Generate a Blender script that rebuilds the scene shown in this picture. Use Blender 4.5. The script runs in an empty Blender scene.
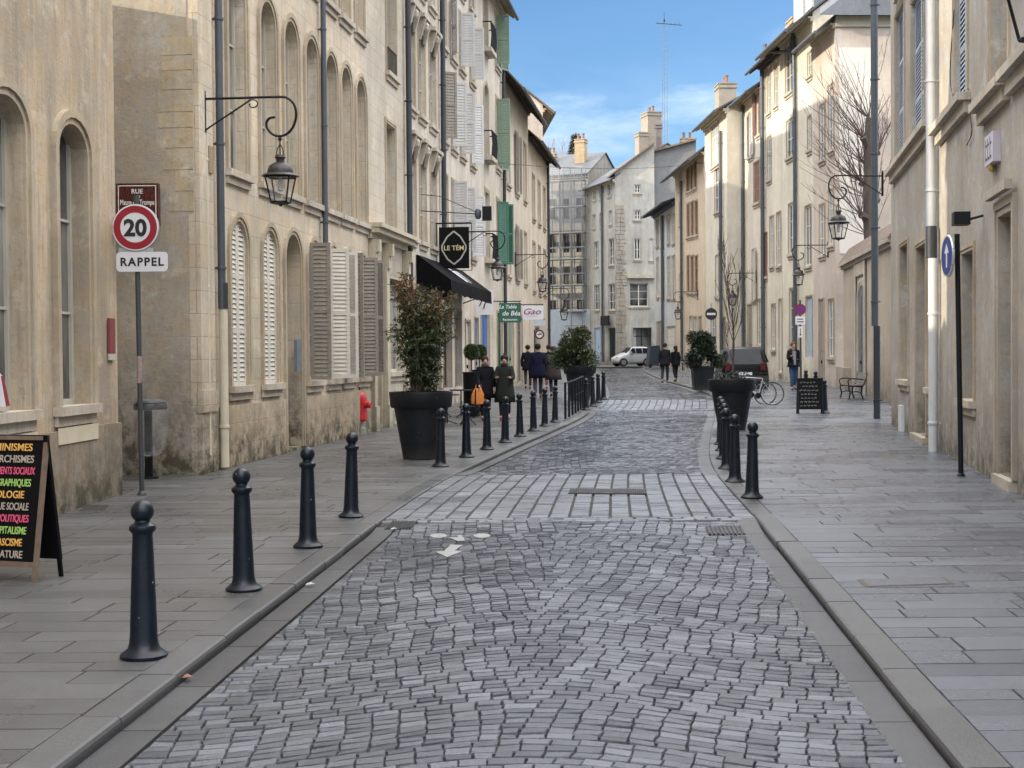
import bpy, math, random
from math import sin, cos, pi, radians, atan2, hypot
from mathutils import Vector
random.seed(7)
sc = bpy.context.scene
COL = sc.collection
# ------------------------------------------------------------------ camera
F = 1400.0
CAMZ = 1.75
PIT = math.atan(30/1400.0)
ROL = radians(0.45)
fw = Vector((0, cos(PIT), -sin(PIT)))
r0 = Vector((1, 0, 0)); u0 = r0.cross(fw)
RV = r0*cos(ROL) - u0*sin(ROL)
UV = r0*sin(ROL) + u0*cos(ROL)
CP = Vector((0, 0, CAMZ))
cd = bpy.data.cameras.new('camera'); cam = bpy.data.objects.new('camera', cd); COL.objects.link(cam)
from mathutils import Matrix
M3 = Matrix((RV, UV, -fw)).transposed()
cam.matrix_world = Matrix.Translation(CP) @ M3.to_4x4()
cd.sensor_width = 36; cd.lens = F/1024*36; cd.clip_end = 3000; cd.clip_start = .1
sc.camera = cam
def ray(px, py): return fw + RV*((px-512)/F) + UV*((384-py)/F)
def lerp(tab, t):
    if t <= tab[0][0]: return tab[0][1]
    for (a, va), (b, vb) in zip(tab, tab[1:]):
        if t <= b: return va + (vb-va)*(t-a)/(b-a)
    (a, va), (b, vb) = tab[-2], tab[-1]
    return vb
GT = [(0,0),(30,0),(36,.03),(41,.13),(47,.28),(54,.36),(67,.40),(85,.52),(105,.74),(130,1.0),(700,3)]
def smooth(tab, w):
    return lambda t: sum(lerp(tab, t+w*k/4) for k in range(-4, 5))/9
G = smooth(GT, 1.5)
XL = smooth([(-20,-3.4),(0,-2.31),(6.26,-1.95),(14.8,-1.41),(18.2,-1.12),(21.1,-.78),(27,.1),(33,1.1),(38,1.95),(43.8,2.75),(50,3.3),(60,3.9),(75,4.7),(95,5.8),(103,6.2),(130,6.4)], 1.6)
XR = smooth([(-20,.1),(0,1.47),(6.26,1.91),(14.8,2.58),(18.2,2.8),(21.5,3.05),(25,3.5),(31,4.4),(38,5.5),(44,6.35),(49,6.95),(60,7.3),(67,7.45),(80,8.0),(95,8.8),(103,9.6),(130,14)], 1.6)
HD = smooth([(-20,-.07),(14.2,-.07),(14.8,-.012),(20.4,-.012),(21.6,-.05),(24,-.06),(39,-.07),(40,-.012),(46,-.012),(49,-.07),(130,-.07)], .25)
def road_z(x, y):
    a, b = XL(y), XR(y)
    u = min(1, max(0, (x-a)/(b-a)))
    h = HD(y)
    if 20 < y < 40: h = h*(1-u) + (-.014)*u
    return G(y) + h
def ground_at(px, py, dz=0.0):
    d = 20.0; r = ray(px, py)
    for _ in range(40):
        t = (G(d)+dz-CAMZ)/r.z
        d = .5*d + .5*min(t*r.y, 300)
    t = d/r.y
    return (r.x*t, d, G(d))
def at_depth(px, py, d):
    r = ray(px, py); t = d/r.y
    return Vector((r.x*t, d, CAMZ+r.z*t))
# ------------------------------------------------------------------ object helpers
def tag(o, label=None, cat=None, group=None, kind=None):
    if label: o['label'] = label
    if cat: o['category'] = cat
    if group: o['group'] = group
    if kind: o['kind'] = kind
    return o
def empty(name, loc, rz=0, label=None, cat=None, group=None):
    o = bpy.data.objects.new(name, None); COL.objects.link(o)
    o.location = loc; o.rotation_euler = (0, 0, rz); o.empty_display_size = .2
    return tag(o, label, cat, group)
def kids(o): return [c for c in bpy.data.objects if c.parent == o]
def copy_tree(o, parent=None):
    c = o.copy(); COL.objects.link(c)
    if parent: c.parent = parent
    for ch in kids(o): copy_tree(ch, c)
    return c
class MB:
    def __init__(s): s.v = []; s.f = []; s.r = []
    def add(s, vs, fs, rnd=None):
        n = len(s.v); s.v += [tuple(p) for p in vs]; s.f += [tuple(i+n for i in f) for f in fs]
        if rnd is not None: s.r += [rnd]*len(vs)
    def quad(s, *p): s.add(p, [tuple(range(len(p)))])
    def box(s, x0, x1, y0, y1, z0, z1):
        s.add([(x0,y0,z0),(x1,y0,z0),(x1,y1,z0),(x0,y1,z0),(x0,y0,z1),(x1,y0,z1),(x1,y1,z1),(x0,y1,z1)],
              [(0,3,2,1),(4,5,6,7),(0,1,5,4),(1,2,6,5),(2,3,7,6),(3,0,4,7)])
        return s
    def hexa(s, p):  # 8 points: bottom 4, top 4
        s.add(p, [(0,3,2,1),(4,5,6,7),(0,1,5,4),(1,2,6,5),(2,3,7,6),(3,0,4,7)]); return s
    def tube(s, path, r, n=6, cap=True):
        P = [Vector(p) for p in path]; m = len(P)
        rr = r if isinstance(r, (list, tuple)) else [r]*m
        vs = []; up = None
        for i in range(m):
            t = (P[min(i+1, m-1)]-P[max(i-1, 0)])
            if t.length < 1e-9: t = Vector((0,0,1))
            t.normalize()
            if up is None:
                up = Vector((0,0,1)) if abs(t.z) < .9 else Vector((1,0,0))
            a = t.cross(up)
            if a.length < 1e-4: a = t.cross(Vector((0,1,0)))
            a.normalize(); b = a.cross(t); up = b
            for k in range(n):
                q = 2*pi*k/n
                vs.append(P[i] + a*(cos(q)*rr[i]) + b*(sin(q)*rr[i]))
        fs = []
        for i in range(m-1):
            for k in range(n):
                k2 = (k+1) % n
                fs.append((i*n+k, i*n+k2, (i+1)*n+k2, (i+1)*n+k))
        if cap: fs.append(tuple(range(n-1, -1, -1))); fs.append(tuple((m-1)*n+k for k in range(n)))
        s.add(vs, fs); return s
    def lathe(s, prof, n=20, c=(0,0,0), sx=1, sy=1, rot=0):
        vs = []
        for r, z in prof:
            for k in range(n):
                q = 2*pi*k/n+rot
                vs.append((c[0]+cos(q)*r*sx, c[1]+sin(q)*r*sy, c[2]+z))
        m = len(prof); fs = []
        for i in range(m-1):
            for k in range(n):
                k2 = (k+1) % n
                fs.append((i*n+k, i*n+k2, (i+1)*n+k2, (i+1)*n+k))
        fs.append(tuple(range(n-1, -1, -1))); fs.append(tuple((m-1)*n+k for k in range(n)))
        s.add(vs, fs); return s
    def build(s, name, mat, parent=None, smoothf=False, loc=None):
        me = bpy.data.meshes.new(name); me.from_pydata(s.v, [], s.f); me.update()
        if s.r and len(s.r) == len(s.v):
            a = me.attributes.new('rnd', 'FLOAT', 'POINT'); a.data.foreach_set('value', s.r)
        if smoothf:
            me.polygons.foreach_set('use_smooth', [True]*len(me.polygons))
            if smoothf != 'all':
                try: me.set_sharp_from_angle(angle=radians(40))
                except Exception: pass
        me.materials.append(mat)
        o = bpy.data.objects.new(name, me); COL.objects.link(o)
        if parent: o.parent = parent
        if loc: o.location = loc
        return o
def struct(name, mb, mat, smoothf=False): return tag(mb.build(name, mat, None, smoothf), kind='structure')
def catmull(P, k=5):
    P = [Vector(p) for p in P]; out = []
    for i in range(len(P)-1):
        p0 = P[max(i-1, 0)]; p1 = P[i]; p2 = P[i+1]; p3 = P[min(i+2, len(P)-1)]
        for j in range(k):
            t = j/k
            out.append(.5*((2*p1)+(p2-p0)*t+(2*p0-5*p1+4*p2-p3)*t*t+(3*p1-p0-3*p2+p3)*t**3))
    out.append(P[-1]); return out
def text(body, size, mat, parent, loc, rot=(pi/2,0,0), align='CENTER', ext=.002, sx=1, shear=0, name='lettering', bold=.012, sp=1):
    cu = bpy.data.curves.new('t', 'FONT'); cu.body = body; cu.size = size; cu.align_x = align; cu.extrude = ext; cu.shear = shear
    cu.offset = size*bold; cu.space_character = sp; cu.resolution_u = 3
    o = bpy.data.objects.new('t', cu); COL.objects.link(o)
    dg = bpy.context.evaluated_depsgraph_get()
    me = bpy.data.meshes.new_from_object(o.evaluated_get(dg)); me.name = name
    bpy.data.objects.remove(o); bpy.data.curves.remove(cu)
    me.materials.clear(); me.materials.append(mat)
    q = bpy.data.objects.new(name, me); COL.objects.link(q); q.parent = parent; q.location = loc; q.rotation_euler = rot; q.scale = (sx,1,1)
    return q
# ------------------------------------------------------------------ materials
def nodes(name):
    m = bpy.data.materials.new(name); m.use_nodes = True
    nt = m.node_tree; b = nt.nodes['Principled BSDF']
    return m, nt, b
def N(nt, t, **kw):
    n = nt.nodes.new(t)
    for k, v in kw.items():
        if k in n.inputs: n.inputs[k].default_value = v
        else: setattr(n, k, v)
    return n
def mixc(nt, fac, a, b, mode='MIX'):
    n = nt.nodes.new('ShaderNodeMix'); n.data_type = 'RGBA'; n.blend_type = mode
    for idx, val in ((0, fac), (6, a), (7, b)):
        if hasattr(val, 'is_output'): nt.links.new(val, n.inputs[idx])
        elif idx == 0: n.inputs[0].default_value = val
        else: n.inputs[idx].default_value = (*val, 1) if len(val) == 3 else val
    return n.outputs[2]
def mathn(nt, op, a, b=0.0, c=None, clamp=False):
    n = nt.nodes.new('ShaderNodeMath'); n.operation = op; n.use_clamp = clamp
    for i, v in enumerate((a, b, c)):
        if v is None: continue
        if hasattr(v, 'is_output'): nt.links.new(v, n.inputs[i])
        else: n.inputs[i].default_value = v
    return n.outputs[0]
def noise(nt, vec, scale, det=4, rough=.55, sc3=None):
    if sc3:
        mp = N(nt, 'ShaderNodeMapping'); mp.inputs['Scale'].default_value = sc3
        nt.links.new(vec, mp.inputs[0]); vec = mp.outputs[0]
    n = N(nt, 'ShaderNodeTexNoise'); n.inputs['Scale'].default_value = scale; n.inputs['Detail'].default_value = det; n.inputs['Roughness'].default_value = rough
    nt.links.new(vec, n.inputs['Vector']); return n.outputs['Fac']
def rng(nt, v, a, b, c=0, d=1):
    n = nt.nodes.new('ShaderNodeMapRange'); n.inputs[1].default_value = a; n.inputs[2].default_value = b; n.inputs[3].default_value = c; n.inputs[4].default_value = d
    nt.links.new(v, n.inputs[0]); return n.outputs[0]
def bump(nt, b, h, dist=.01, st=.5):
    n = nt.nodes.new('ShaderNodeBump'); n.inputs['Distance'].default_value = dist; n.inputs['Strength'].default_value = st
    nt.links.new(h, n.inputs['Height']); nt.links.new(n.outputs[0], b.inputs['Normal'])
def scl(c, k): return tuple(min(1, x*k) for x in c)
_mc = {}
def simple(name, c, rough=.6, metal=0, var=.25, scale=6, bmp=.3, bd=.004, spec=.5, chips=0, dust=0):
    if name in _mc: return _mc[name]
    m, nt, b = nodes(name)
    tc = N(nt, 'ShaderNodeTexCoord').outputs['Object']
    n1 = noise(nt, tc, scale, 5, .6)
    col = mixc(nt, n1, scl(c, 1-var), scl(c, 1+var))
    if dust:
        sp = N(nt, 'ShaderNodeSeparateXYZ'); nt.links.new(tc, sp.inputs[0])
        dz = mathn(nt, 'MULTIPLY', rng(nt, mathn(nt, 'ADD', sp.outputs[2], mathn(nt, 'MULTIPLY', n1, .12)), .02, .30, 1, 0), dust)
        col = mixc(nt, dz, col, (.16,.15,.135))
        col = mixc(nt, mathn(nt, 'MULTIPLY', rng(nt, noise(nt, tc, 3.5, 6, .7, (1,1,.35)), .5, .75), dust*.35), col, (.15,.15,.15))
    if chips:
        col = mixc(nt, mathn(nt, 'MULTIPLY', rng(nt, noise(nt, tc, 17, 4, .7), .68, .70), chips), col, (.30,.30,.29))
    nt.links.new(col, b.inputs['Base Color'])
    b.inputs['Metallic'].default_value = metal
    nt.links.new(rng(nt, noise(nt, tc, scale*2.3, 3), .3, .7, max(.05, rough-.1), min(1, rough+.1)), b.inputs['Roughness'])
    b.inputs['Specular IOR Level'].default_value = spec
    if bmp: bump(nt, b, noise(nt, tc, scale*9, 3), bd, bmp)
    _mc[name] = m; return m
def wallmat(name, c, grime=.6, joints=0.0, streak=.35, plaster=.3, gh=1.3, jh=.34, jw=.8, warm=(.55,.42,.25)):
    if name in _mc: return _mc[name]
    m, nt, b = nodes(name)
    tc = N(nt, 'ShaderNodeTexCoord').outputs['Object']
    sep = N(nt, 'ShaderNodeSeparateXYZ'); nt.links.new(tc, sep.inputs[0])
    x = mathn(nt, 'ADD', sep.outputs[0], sep.outputs[1]); z = sep.outputs[2]
    cmb = N(nt, 'ShaderNodeCombineXYZ'); nt.links.new(x, cmb.inputs[0]); nt.links.new(z, cmb.inputs[1])
    big = rng(nt, noise(nt, tc, .45, 6, .62), .32, .68)
    med = rng(nt, noise(nt, tc, 2.6, 6, .65), .3, .7)
    st = rng(nt, noise(nt, tc, 1.0, 5, .6, (2.3,2.3,.30)), .44, .70)
    st2 = rng(nt, noise(nt, tc, 1.0, 4, .6, (14,14,.8)), .5, .66)
    col = mixc(nt, big, scl(c, 1-.45*plaster), scl(c, 1+.30*plaster))
    hs = mixc(nt, mathn(nt, 'MULTIPLY', med, .75*plaster), col, tuple(a*b_*1.9 for a, b_ in zip(c, warm)))
    col = mixc(nt, mathn(nt, 'MULTIPLY', st, streak), hs, scl(c, .55))
    col = mixc(nt, mathn(nt, 'MULTIPLY', st2, streak*.6), col, scl(c, .52))
    spk = rng(nt, noise(nt, tc, 9, 7, .75), .52, .68)
    col = mixc(nt, mathn(nt, 'MULTIPLY', spk, .5*plaster), col, scl(c, .45))
    lgt = rng(nt, noise(nt, tc, 1.9, 6, .7), .56, .66)
    col = mixc(nt, mathn(nt, 'MULTIPLY', lgt, .45*plaster), col, scl(c, 1.45))
    hgt = mathn(nt, 'ADD', mathn(nt, 'MULTIPLY', noise(nt, tc, 18, 6, .7), .8), mathn(nt, 'MULTIPLY', noise(nt, tc, 3, 5, .6), .8))
    if joints > 0:
        br = N(nt, 'ShaderNodeTexBrick'); nt.links.new(cmb.outputs[0], br.inputs['Vector'])
        br.inputs['Scale'].default_value = 1; br.inputs['Brick Width'].default_value = jw; br.inputs['Row Height'].default_value = jh
        br.inputs['Mortar Size'].default_value = .008; br.inputs['Mortar Smooth'].default_value = .4
        br.inputs['Color1'].default_value = (.0,.0,.0,1); br.inputs['Color2'].default_value = (1,1,1,1); br.inputs['Mortar'].default_value = (.5,.5,.5,1)
        col = mixc(nt, mathn(nt, 'MULTIPLY', br.outputs['Color'], .18*joints), col, scl(c, .6))
        col = mixc(nt, mathn(nt, 'MULTIPLY', br.outputs['Fac'], .75*joints), col, scl(c, .4))
        hgt = mathn(nt, 'SUBTRACT', hgt, mathn(nt, 'MULTIPLY', br.outputs['Fac'], 1.2*joints))
    # damp stains rising from the ground
    zz = mathn(nt, 'ADD', z, mathn(nt, 'MULTIPLY', noise(nt, tc, 1.6, 6, .7), -1.6))
    g = rng(nt, zz, -.75, gh-.8, 1, 0)
    patch = rng(nt, noise(nt, tc, 3.6, 8, .75), .42, .57, .22, 1)
    col = mixc(nt, mathn(nt, 'MULTIPLY', mathn(nt, 'MULTIPLY', g, patch), grime), col, (.085,.07,.052))
    moss = rng(nt, z, .05, .4, .55, 0)
    col = mixc(nt, mathn(nt, 'MULTIPLY', moss, mathn(nt, 'MULTIPLY', patch, grime)), col, (.05,.055,.03))
    nt.links.new(col, b.inputs['Base Color']); b.inputs['Roughness'].default_value = .93
    b.inputs['Specular IOR Level'].default_value = .2
    bump(nt, b, hgt, .02, .55)
    _mc[name] = m; return m
def stonefloor(name, c1, c2, rough=.45, wet=.25, sc_=1.0, dirt=(.05,.045,.04)):
    m, nt, b = nodes(name)
    at = N(nt, 'ShaderNodeAttribute', attribute_name='rnd').outputs['Fac']
    tc = N(nt, 'ShaderNodeTexCoord').outputs['Object']
    col = mixc(nt, at, c1, c2)
    fine = rng(nt, noise(nt, tc, 60*sc_, 5, .75), .35, .65); big = rng(nt, noise(nt, tc, .55, 6, .62), .34, .66); med = rng(nt, noise(nt, tc, 3.1, 5, .65), .3, .7)
    col = mixc(nt, mathn(nt, 'MULTIPLY', fine, .50), col, scl(c1, .5))
    col = mixc(nt, mathn(nt, 'MULTIPLY', big, .38), col, scl(c1, .62))
    col = mixc(nt, mathn(nt, 'MULTIPLY', med, .22), col, scl(c2, 1.1))
    stn = rng(nt, noise(nt, tc, 1.3, 7, .72), .60, .72)
    col = mixc(nt, mathn(nt, 'MULTIPLY', stn, .45), col, dirt)
    nt.links.new(col, b.inputs['Base Color'])
    r = mathn(nt, 'ADD', rng(nt, big, 0, 1, rough+wet*.5, rough-wet*.5), rng(nt, at, 0, 1, -.08, .08))
    nt.links.new(r, b.inputs['Roughness'])
    bump(nt, b, mathn(nt, 'ADD', mathn(nt, 'MULTIPLY', fine, .5), noise(nt, tc, 22*sc_, 4, .6)), .006, .5)
    return m
M_sett = stonefloor('granite setts', (.040,.044,.053), (.182,.193,.222), .23, .26)
M_cross = stonefloor('crossing stone', (.085,.09,.102), (.205,.217,.245), .32, .2)
M_slab = stonefloor('granite slabs', (.074,.076,.077), (.124,.125,.125), .36, .22)
M_slabR = stonefloor('granite slabs cool', (.082,.090,.108), (.142,.153,.180), .28, .22)
M_kerb = stonefloor('kerb granite', (.060,.061,.062), (.105,.106,.108), .40, .18)
M_gut = stonefloor('gutter slabs', (.045,.046,.048), (.08,.081,.084), .42, .2)
M_bed = simple('joint sand', (.032,.030,.027), .9, 0, .4, 20)
M_asph = simple('asphalt', (.075,.073,.072), .75, 0, .25, 3)
M_iron = simple('black painted iron', (.006,.007,.009), .5, .0, .4, 8, .3, .002, .25)
M_bol = simple('bollard paint', (.004,.008,.015), .36, 0, .7, 7, .35, .002, .35, .8, 0)
M_pot = simple('anthracite plastic', (.007,.009,.012), .5, 0, .5, 5, .2, .002, .3, .5, .2)
M_soil = simple('soil', (.03,.022,.015), .95, 0, .5, 20, .8, .02)
M_zinc = simple('zinc pipe', (.075,.088,.104), .5, .2, .3, 3, .1)
M_dzinc = simple('dark pipe', (.035,.04,.048), .5, .2, .35, 3, .1)
M_cream = simple('cream painted pipe', (.55,.50,.38), .6, 0, .25, 3, .1)
M_wpipe = simple('white painted pipe', (.52,.53,.54), .55, 0, .18, 3, .1)
M_slate = simple('slate roof', (.055,.062,.075), .6, 0, .35, 5, .5, .02)
M_tile = simple('clay tile roof', (.26,.14,.09), .85, 0, .4, 4, .6, .03)
M_btile = simple('brown roof', (.15,.11,.085), .85, 0, .4, 4, .6, .03)
M_wood = simple('grey weathered wood', (.30,.28,.25), .8, 0, .25, 6, .4, .003)
M_eave = simple('painted eave boards', (.42,.37,.28), .8, 0, .25, 3, .3)
M_deave = simple('dark eave boards', (.07,.055,.045), .8, 0, .3, 3, .3)
M_stone = wallmat('dressed limestone', (.43,.38,.30), .35, 0, .5, .6)
M_stoneg = wallmat('grey dressed stone', (.40,.365,.32), .35, 0, .45, .5)
M_sill = wallmat('worn sill stone', (.47,.44,.39), .2, 0, .5, .7)
M_white = simple('white paint', (.62,.61,.57), .6, 0, .12, 4, .2)
M_wshut = simple('off white shutter paint', (.56,.53,.46), .65, 0, .2, 5, .3)
M_gshut = simple('pale grey shutter paint', (.50,.50,.49), .65, 0, .15, 4, .2)
M_bshut = simple('blue grey shutter paint', (.33,.37,.42), .6, 0, .12, 4, .2)
M_dshut = simple('weathered shutter wood', (.24,.215,.18), .8, 0, .35, 8, .5)
M_green = simple('green shutter paint', (.035,.12,.08), .6, 0, .25, 4, .2)
M_lgreen = simple('faded green shutter paint', (.19,.26,.19), .7, 0, .2, 4, .2)
M_red = simple('brown red shutter paint', (.20,.10,.08), .7, 0, .25, 4, .2)
M_blue = simple('blue door paint', (.05,.12,.30), .5, 0, .2, 4, .2)
M_lblue = simple('pale blue door paint', (.34,.43,.52), .6, 0, .12, 4, .2)
M_inner = simple('pale inner shutter', (.45,.43,.37), .7, 0, .25, 2, .2)
M_chalk = simple('black board', (.004,.004,.005), .6, 0, .3, 10, .1, .004, .15)
M_letW = simple('white lettering', (.75,.75,.72), .6, 0, .05, 9, 0)
M_char = simple('black lettering', (.01,.01,.01), .5, 0, .1, 9, 0)
M_brick = wallmat('chimney render', (.40,.33,.24), .0, .5, .5, .8)
M_terra = simple('terracotta pot', (.20,.11,.08), .8, 0, .25, 6)
def glassmat(name, c, rough=.08, curt=0.0):
    m, nt, b = nodes(name)
    tc = N(nt, 'ShaderNodeTexCoord').outputs['Object']
    n1 = rng(nt, noise(nt, tc, .9, 3, .5, (1.2,1.2,.5)), .42, .6)
    col = mixc(nt, mathn(nt, 'MULTIPLY', n1, curt), c, (.30,.29,.26))
    nt.links.new(col, b.inputs['Base Color']); b.inputs['Roughness'].default_value = rough
    bump(nt, b, noise(nt, tc, 1.5, 2), .02, .15)
    return m
M_glass = glassmat('window glass', (.018,.021,.026), .07, .35)
M_glassc = glassmat('window glass with curtains', (.06,.06,.06), .1, 1)
def clearglass(name, tint, rough=.02, alpha=.35):
    m, nt, b = nodes(name); b.inputs['Base Color'].default_value = (*tint, 1); b.inputs['Roughness'].default_value = rough
    b.inputs['Alpha'].default_value = alpha
    return m
M_lamp = clearglass('lantern glass', (.62,.62,.60), .12, .16)
M_bag = clearglass('clear plastic bag', (.55,.56,.57), .12, .13)
# ------------------------------------------------------------------ world and sun
SUNV = Vector((-.953,-.302, math.tan(radians(20.5)))).normalized()
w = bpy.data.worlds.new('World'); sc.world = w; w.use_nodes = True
nt = w.node_tree; nt.nodes.clear()
out = nt.nodes.new('ShaderNodeOutputWorld'); bg = nt.nodes.new('ShaderNodeBackground'); nt.links.new(bg.outputs[0], out.inputs[0])
sky = nt.nodes.new('ShaderNodeTexSky'); sky.sky_type = 'NISHITA'; sky.sun_disc = False
sky.sun_elevation = radians(20.5); sky.sun_rotation = atan2(SUNV.x, SUNV.y); sky.air_density = 1.0; sky.dust_density = .6; sky.ozone_density = 1.2; sky.altitude = 200
tcw = nt.nodes.new('ShaderNodeTexCoord').outputs['Generated']
mp = nt.nodes.new('ShaderNodeMapping'); mp.inputs['Scale'].default_value = (1, 1, 3.2); mp.inputs['Location'].default_value = (.35, .2, .1); nt.links.new(tcw, mp.inputs[0])
cn = nt.nodes.new('ShaderNodeTexNoise'); cn.inputs['Scale'].default_value = 5.5; cn.inputs['Detail'].default_value = 8; cn.inputs['Roughness'].default_value = .58; cn.inputs['Distortion'].default_value = .4
nt.links.new(mp.outputs[0], cn.inputs['Vector'])
cr = rng(nt, cn.outputs['Fac'], .47, .70, 0, .8)
sepw = nt.nodes.new('ShaderNodeSeparateXYZ'); nt.links.new(tcw, sepw.inputs[0])
band = rng(nt, sepw.outputs[2], .14, .215, 1, .10)
cfac = mathn(nt, 'MULTIPLY', cr, band)
cn2 = nt.nodes.new('ShaderNodeTexNoise'); cn2.inputs['Scale'].default_value = 16; cn2.inputs['Detail'].default_value = 9; cn2.inputs['Roughness'].default_value = .6; nt.links.new(mp.outputs[0], cn2.inputs['Vector'])
puff = None
for x0, z0, sx, sz in ((.045,.158,.085,.030),(.128,.172,.060,.018),(.0,.15,.06,.02),(.28,.21,.12,.03)):
    dx = mathn(nt, 'POWER', mathn(nt, 'ABSOLUTE', mathn(nt, 'DIVIDE', mathn(nt, 'SUBTRACT', sepw.outputs[0], x0), sx)), 2)
    dz = mathn(nt, 'POWER', mathn(nt, 'ABSOLUTE', mathn(nt, 'DIVIDE', mathn(nt, 'SUBTRACT', sepw.outputs[2], z0), sz)), 2)
    g = mathn(nt, 'SUBTRACT', 1, mathn(nt, 'ADD', dx, dz), clamp=True)
    puff = g if puff is None else mathn(nt, 'MAXIMUM', puff, g)
puff = mathn(nt, 'MULTIPLY', rng(nt, mathn(nt, 'ADD', cn2.outputs['Fac'], mathn(nt, 'MULTIPLY', puff, .32)), .56, .86, 0, .85), mathn(nt, 'MULTIPLY', puff, 1.6, clamp=True))
cfac = mathn(nt, 'MAXIMUM', mathn(nt, 'MULTIPLY', cfac, .5), puff)
haze = rng(nt, sepw.outputs[2], 0, .20, .22, 0)
lift = mixc(nt, haze, sky.outputs[0], (4.2,4.9,6.0))
lit = mixc(nt, cfac, lift, (6.6,6.3,6.2))
blue = mixc(nt, 1.0, lit, (.70,.97,1.27), 'MULTIPLY')
# sky brightened overhead and outside the view, added to fill the shaded street
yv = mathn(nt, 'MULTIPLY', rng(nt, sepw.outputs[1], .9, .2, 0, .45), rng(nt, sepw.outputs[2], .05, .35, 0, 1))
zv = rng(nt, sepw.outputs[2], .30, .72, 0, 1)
sky_fill = mathn(nt, 'MAXIMUM', yv, zv)
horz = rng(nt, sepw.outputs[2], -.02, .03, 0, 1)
vm = mathn(nt, 'MULTIPLY', sky_fill, horz)
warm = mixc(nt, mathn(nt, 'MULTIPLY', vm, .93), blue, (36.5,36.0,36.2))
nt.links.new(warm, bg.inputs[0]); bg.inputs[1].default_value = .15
sl = bpy.data.lights.new('sun', 'SUN'); sl.energy = 6.0; sl.angle = radians(.53); sl.color = (1, .88, .68)
so = bpy.data.objects.new('sun', sl); COL.objects.link(so); so.rotation_euler = SUNV.to_track_quat('Z', 'Y').to_euler()
sc.view_settings.view_transform = 'Standard'; sc.view_settings.look = 'None'; sc.view_settings.exposure = 0
sc.cycles.max_bounces = 6; sc.cycles.diffuse_bounces = 4; sc.cycles.transparent_max_bounces = 8
# ------------------------------------------------------------------ ground
def limL(y):
    if y < 17.75: return -6.3+.058*y
    if y < 20.7: return -8.5
    return -7.22+.124*y-.35 if y < 76 else -3
def limR(y):
    if y < 33.2: return 3.21+.1743*y+.35
    if y < 54: return max(6.48+.117*y+.4, 0)
    return 14.86-.04*y+.5
rr = random.Random(3)
def stone(mb, c, gap, bev, zf, rnd, tilt=.002, hj=.0015, depth=.014, gy=0):
    # c: four corners counter-clockwise (x, y)
    cx = sum(p[0] for p in c)/4; cy = sum(p[1] for p in c)/4
    def ins(p, g):
        dx, dy = p[0]-cx, p[1]-cy; l = hypot(dx, dy) or 1
        k = 1-g*1.3/l
        if gy: return p[0]-(g if dx > 0 else -g), p[1]-((g*.6+gy) if dy > 0 else -(g*.6+gy))
        return cx+dx*k, cy+dy*k
    lo = [ins(p, gap) for p in c]; hi = [ins(p, gap+bev) for p in c]
    dz = rr.uniform(-hj, hj)
    tx = rr.uniform(-tilt, tilt); ty = rr.uniform(-tilt, tilt)
    sg = [(-1,-1),(1,-1),(1,1),(-1,1)]
    vs = [(p[0], p[1], zf(*p)-depth) for p in lo] + [(p[0], p[1], zf(*p)+dz+tx*s[0]+ty*s[1]) for p, s in zip(hi, sg)]
    mb.add(vs, [(4,5,6,7),(0,1,5,4),(1,2,6,5),(2,3,7,6),(3,0,4,7)], rnd)
KW, GWD = .20, .20
# setts
mb = MB(); y = 1.2; row = 0; ph_ = 0.0; d_ = .1
def arch(y, u, W):
    t = (u/W)*2-1
    return .30*cos(t*pi)*(1-.2*sin(y*.4)) + .012*sin(u*4.2+y*.8) + .025*sin(u*1.9-y*.45)*(1-t*t)
while y < 104:
    rd = rr.uniform(.088, .104)
    far = 1 if y < 45 else 1.0
    if 14.75 < y < 20.4 or 40.2 < y < 45.5: y += rd; row += 1; continue
    a, b = XL(y)+GWD, XR(y)-GWD
    W = b-a; n = max(3, int(round(W/.130)))
    dn_ = min(.2, max(.0, rr.gauss(.09,.05)))
    if rr.random() < .13: ph_ += rr.uniform(.3,.7)
    f_ = ph_ % 1.0; d_ = dn_; ph_ += d_; h_ = n//2
    bl_ = [k-f_ for k in range(1, h_+1)]; br_ = [k+f_ for k in range(h_, n)]
    if 2*f_ < .45: br_ = br_[1:]
    elif 2*f_ > 1.35: bl_.append(h_)
    us = [0]+sorted((q+rr.uniform(-.05,.05))/n for q in bl_+br_)+[1]
    us = [q for i_, q in enumerate(us) if q == 0 or q == 1 or .25/n < q < 1-.25/n]
    for k in range(len(us)-1):
        if us[k+1]-us[k] < .2/n: continue
        u0_, u1_ = us[k], us[k+1]
        c = []
        sh_ = lambda q: q if q in (0, 1) else min(1, max(0, q+(d_/n)*max(-1, min(1, (q-.5)*9))))
        for uu, yy in ((u0_, y), (u1_, y), (sh_(u1_), y+rd), (sh_(u0_), y+rd)):
            aa, bb = XL(yy)+GWD, XR(yy)-GWD
            yo = arch(yy, uu*W, W)
            # flatten the arches where the crossings cut in
            for e0, e1 in ((14.75, 20.4), (40.2, 45.5)):
                if yy <= e0+.01: yo *= min(1, max(0, (e0-yy)/1.2))
                elif yy >= e1-.01 and yy < e1+1.5: yo *= min(1, max(0, (yy-e1)/1.2))
            skew = (uu-.5)*.0
            c.append((aa+uu*(bb-aa)+skew+rr.uniform(-.004,.004), yy+yo+rr.uniform(-.004,.004)))
        stone(mb, c, .0022, .005, road_z, min(1, max(0, rr.gauss(.42, .27))), .0022, .0024, .013, .0062)
    y += rd; row += 1
struct('road', mb, M_sett)
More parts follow.
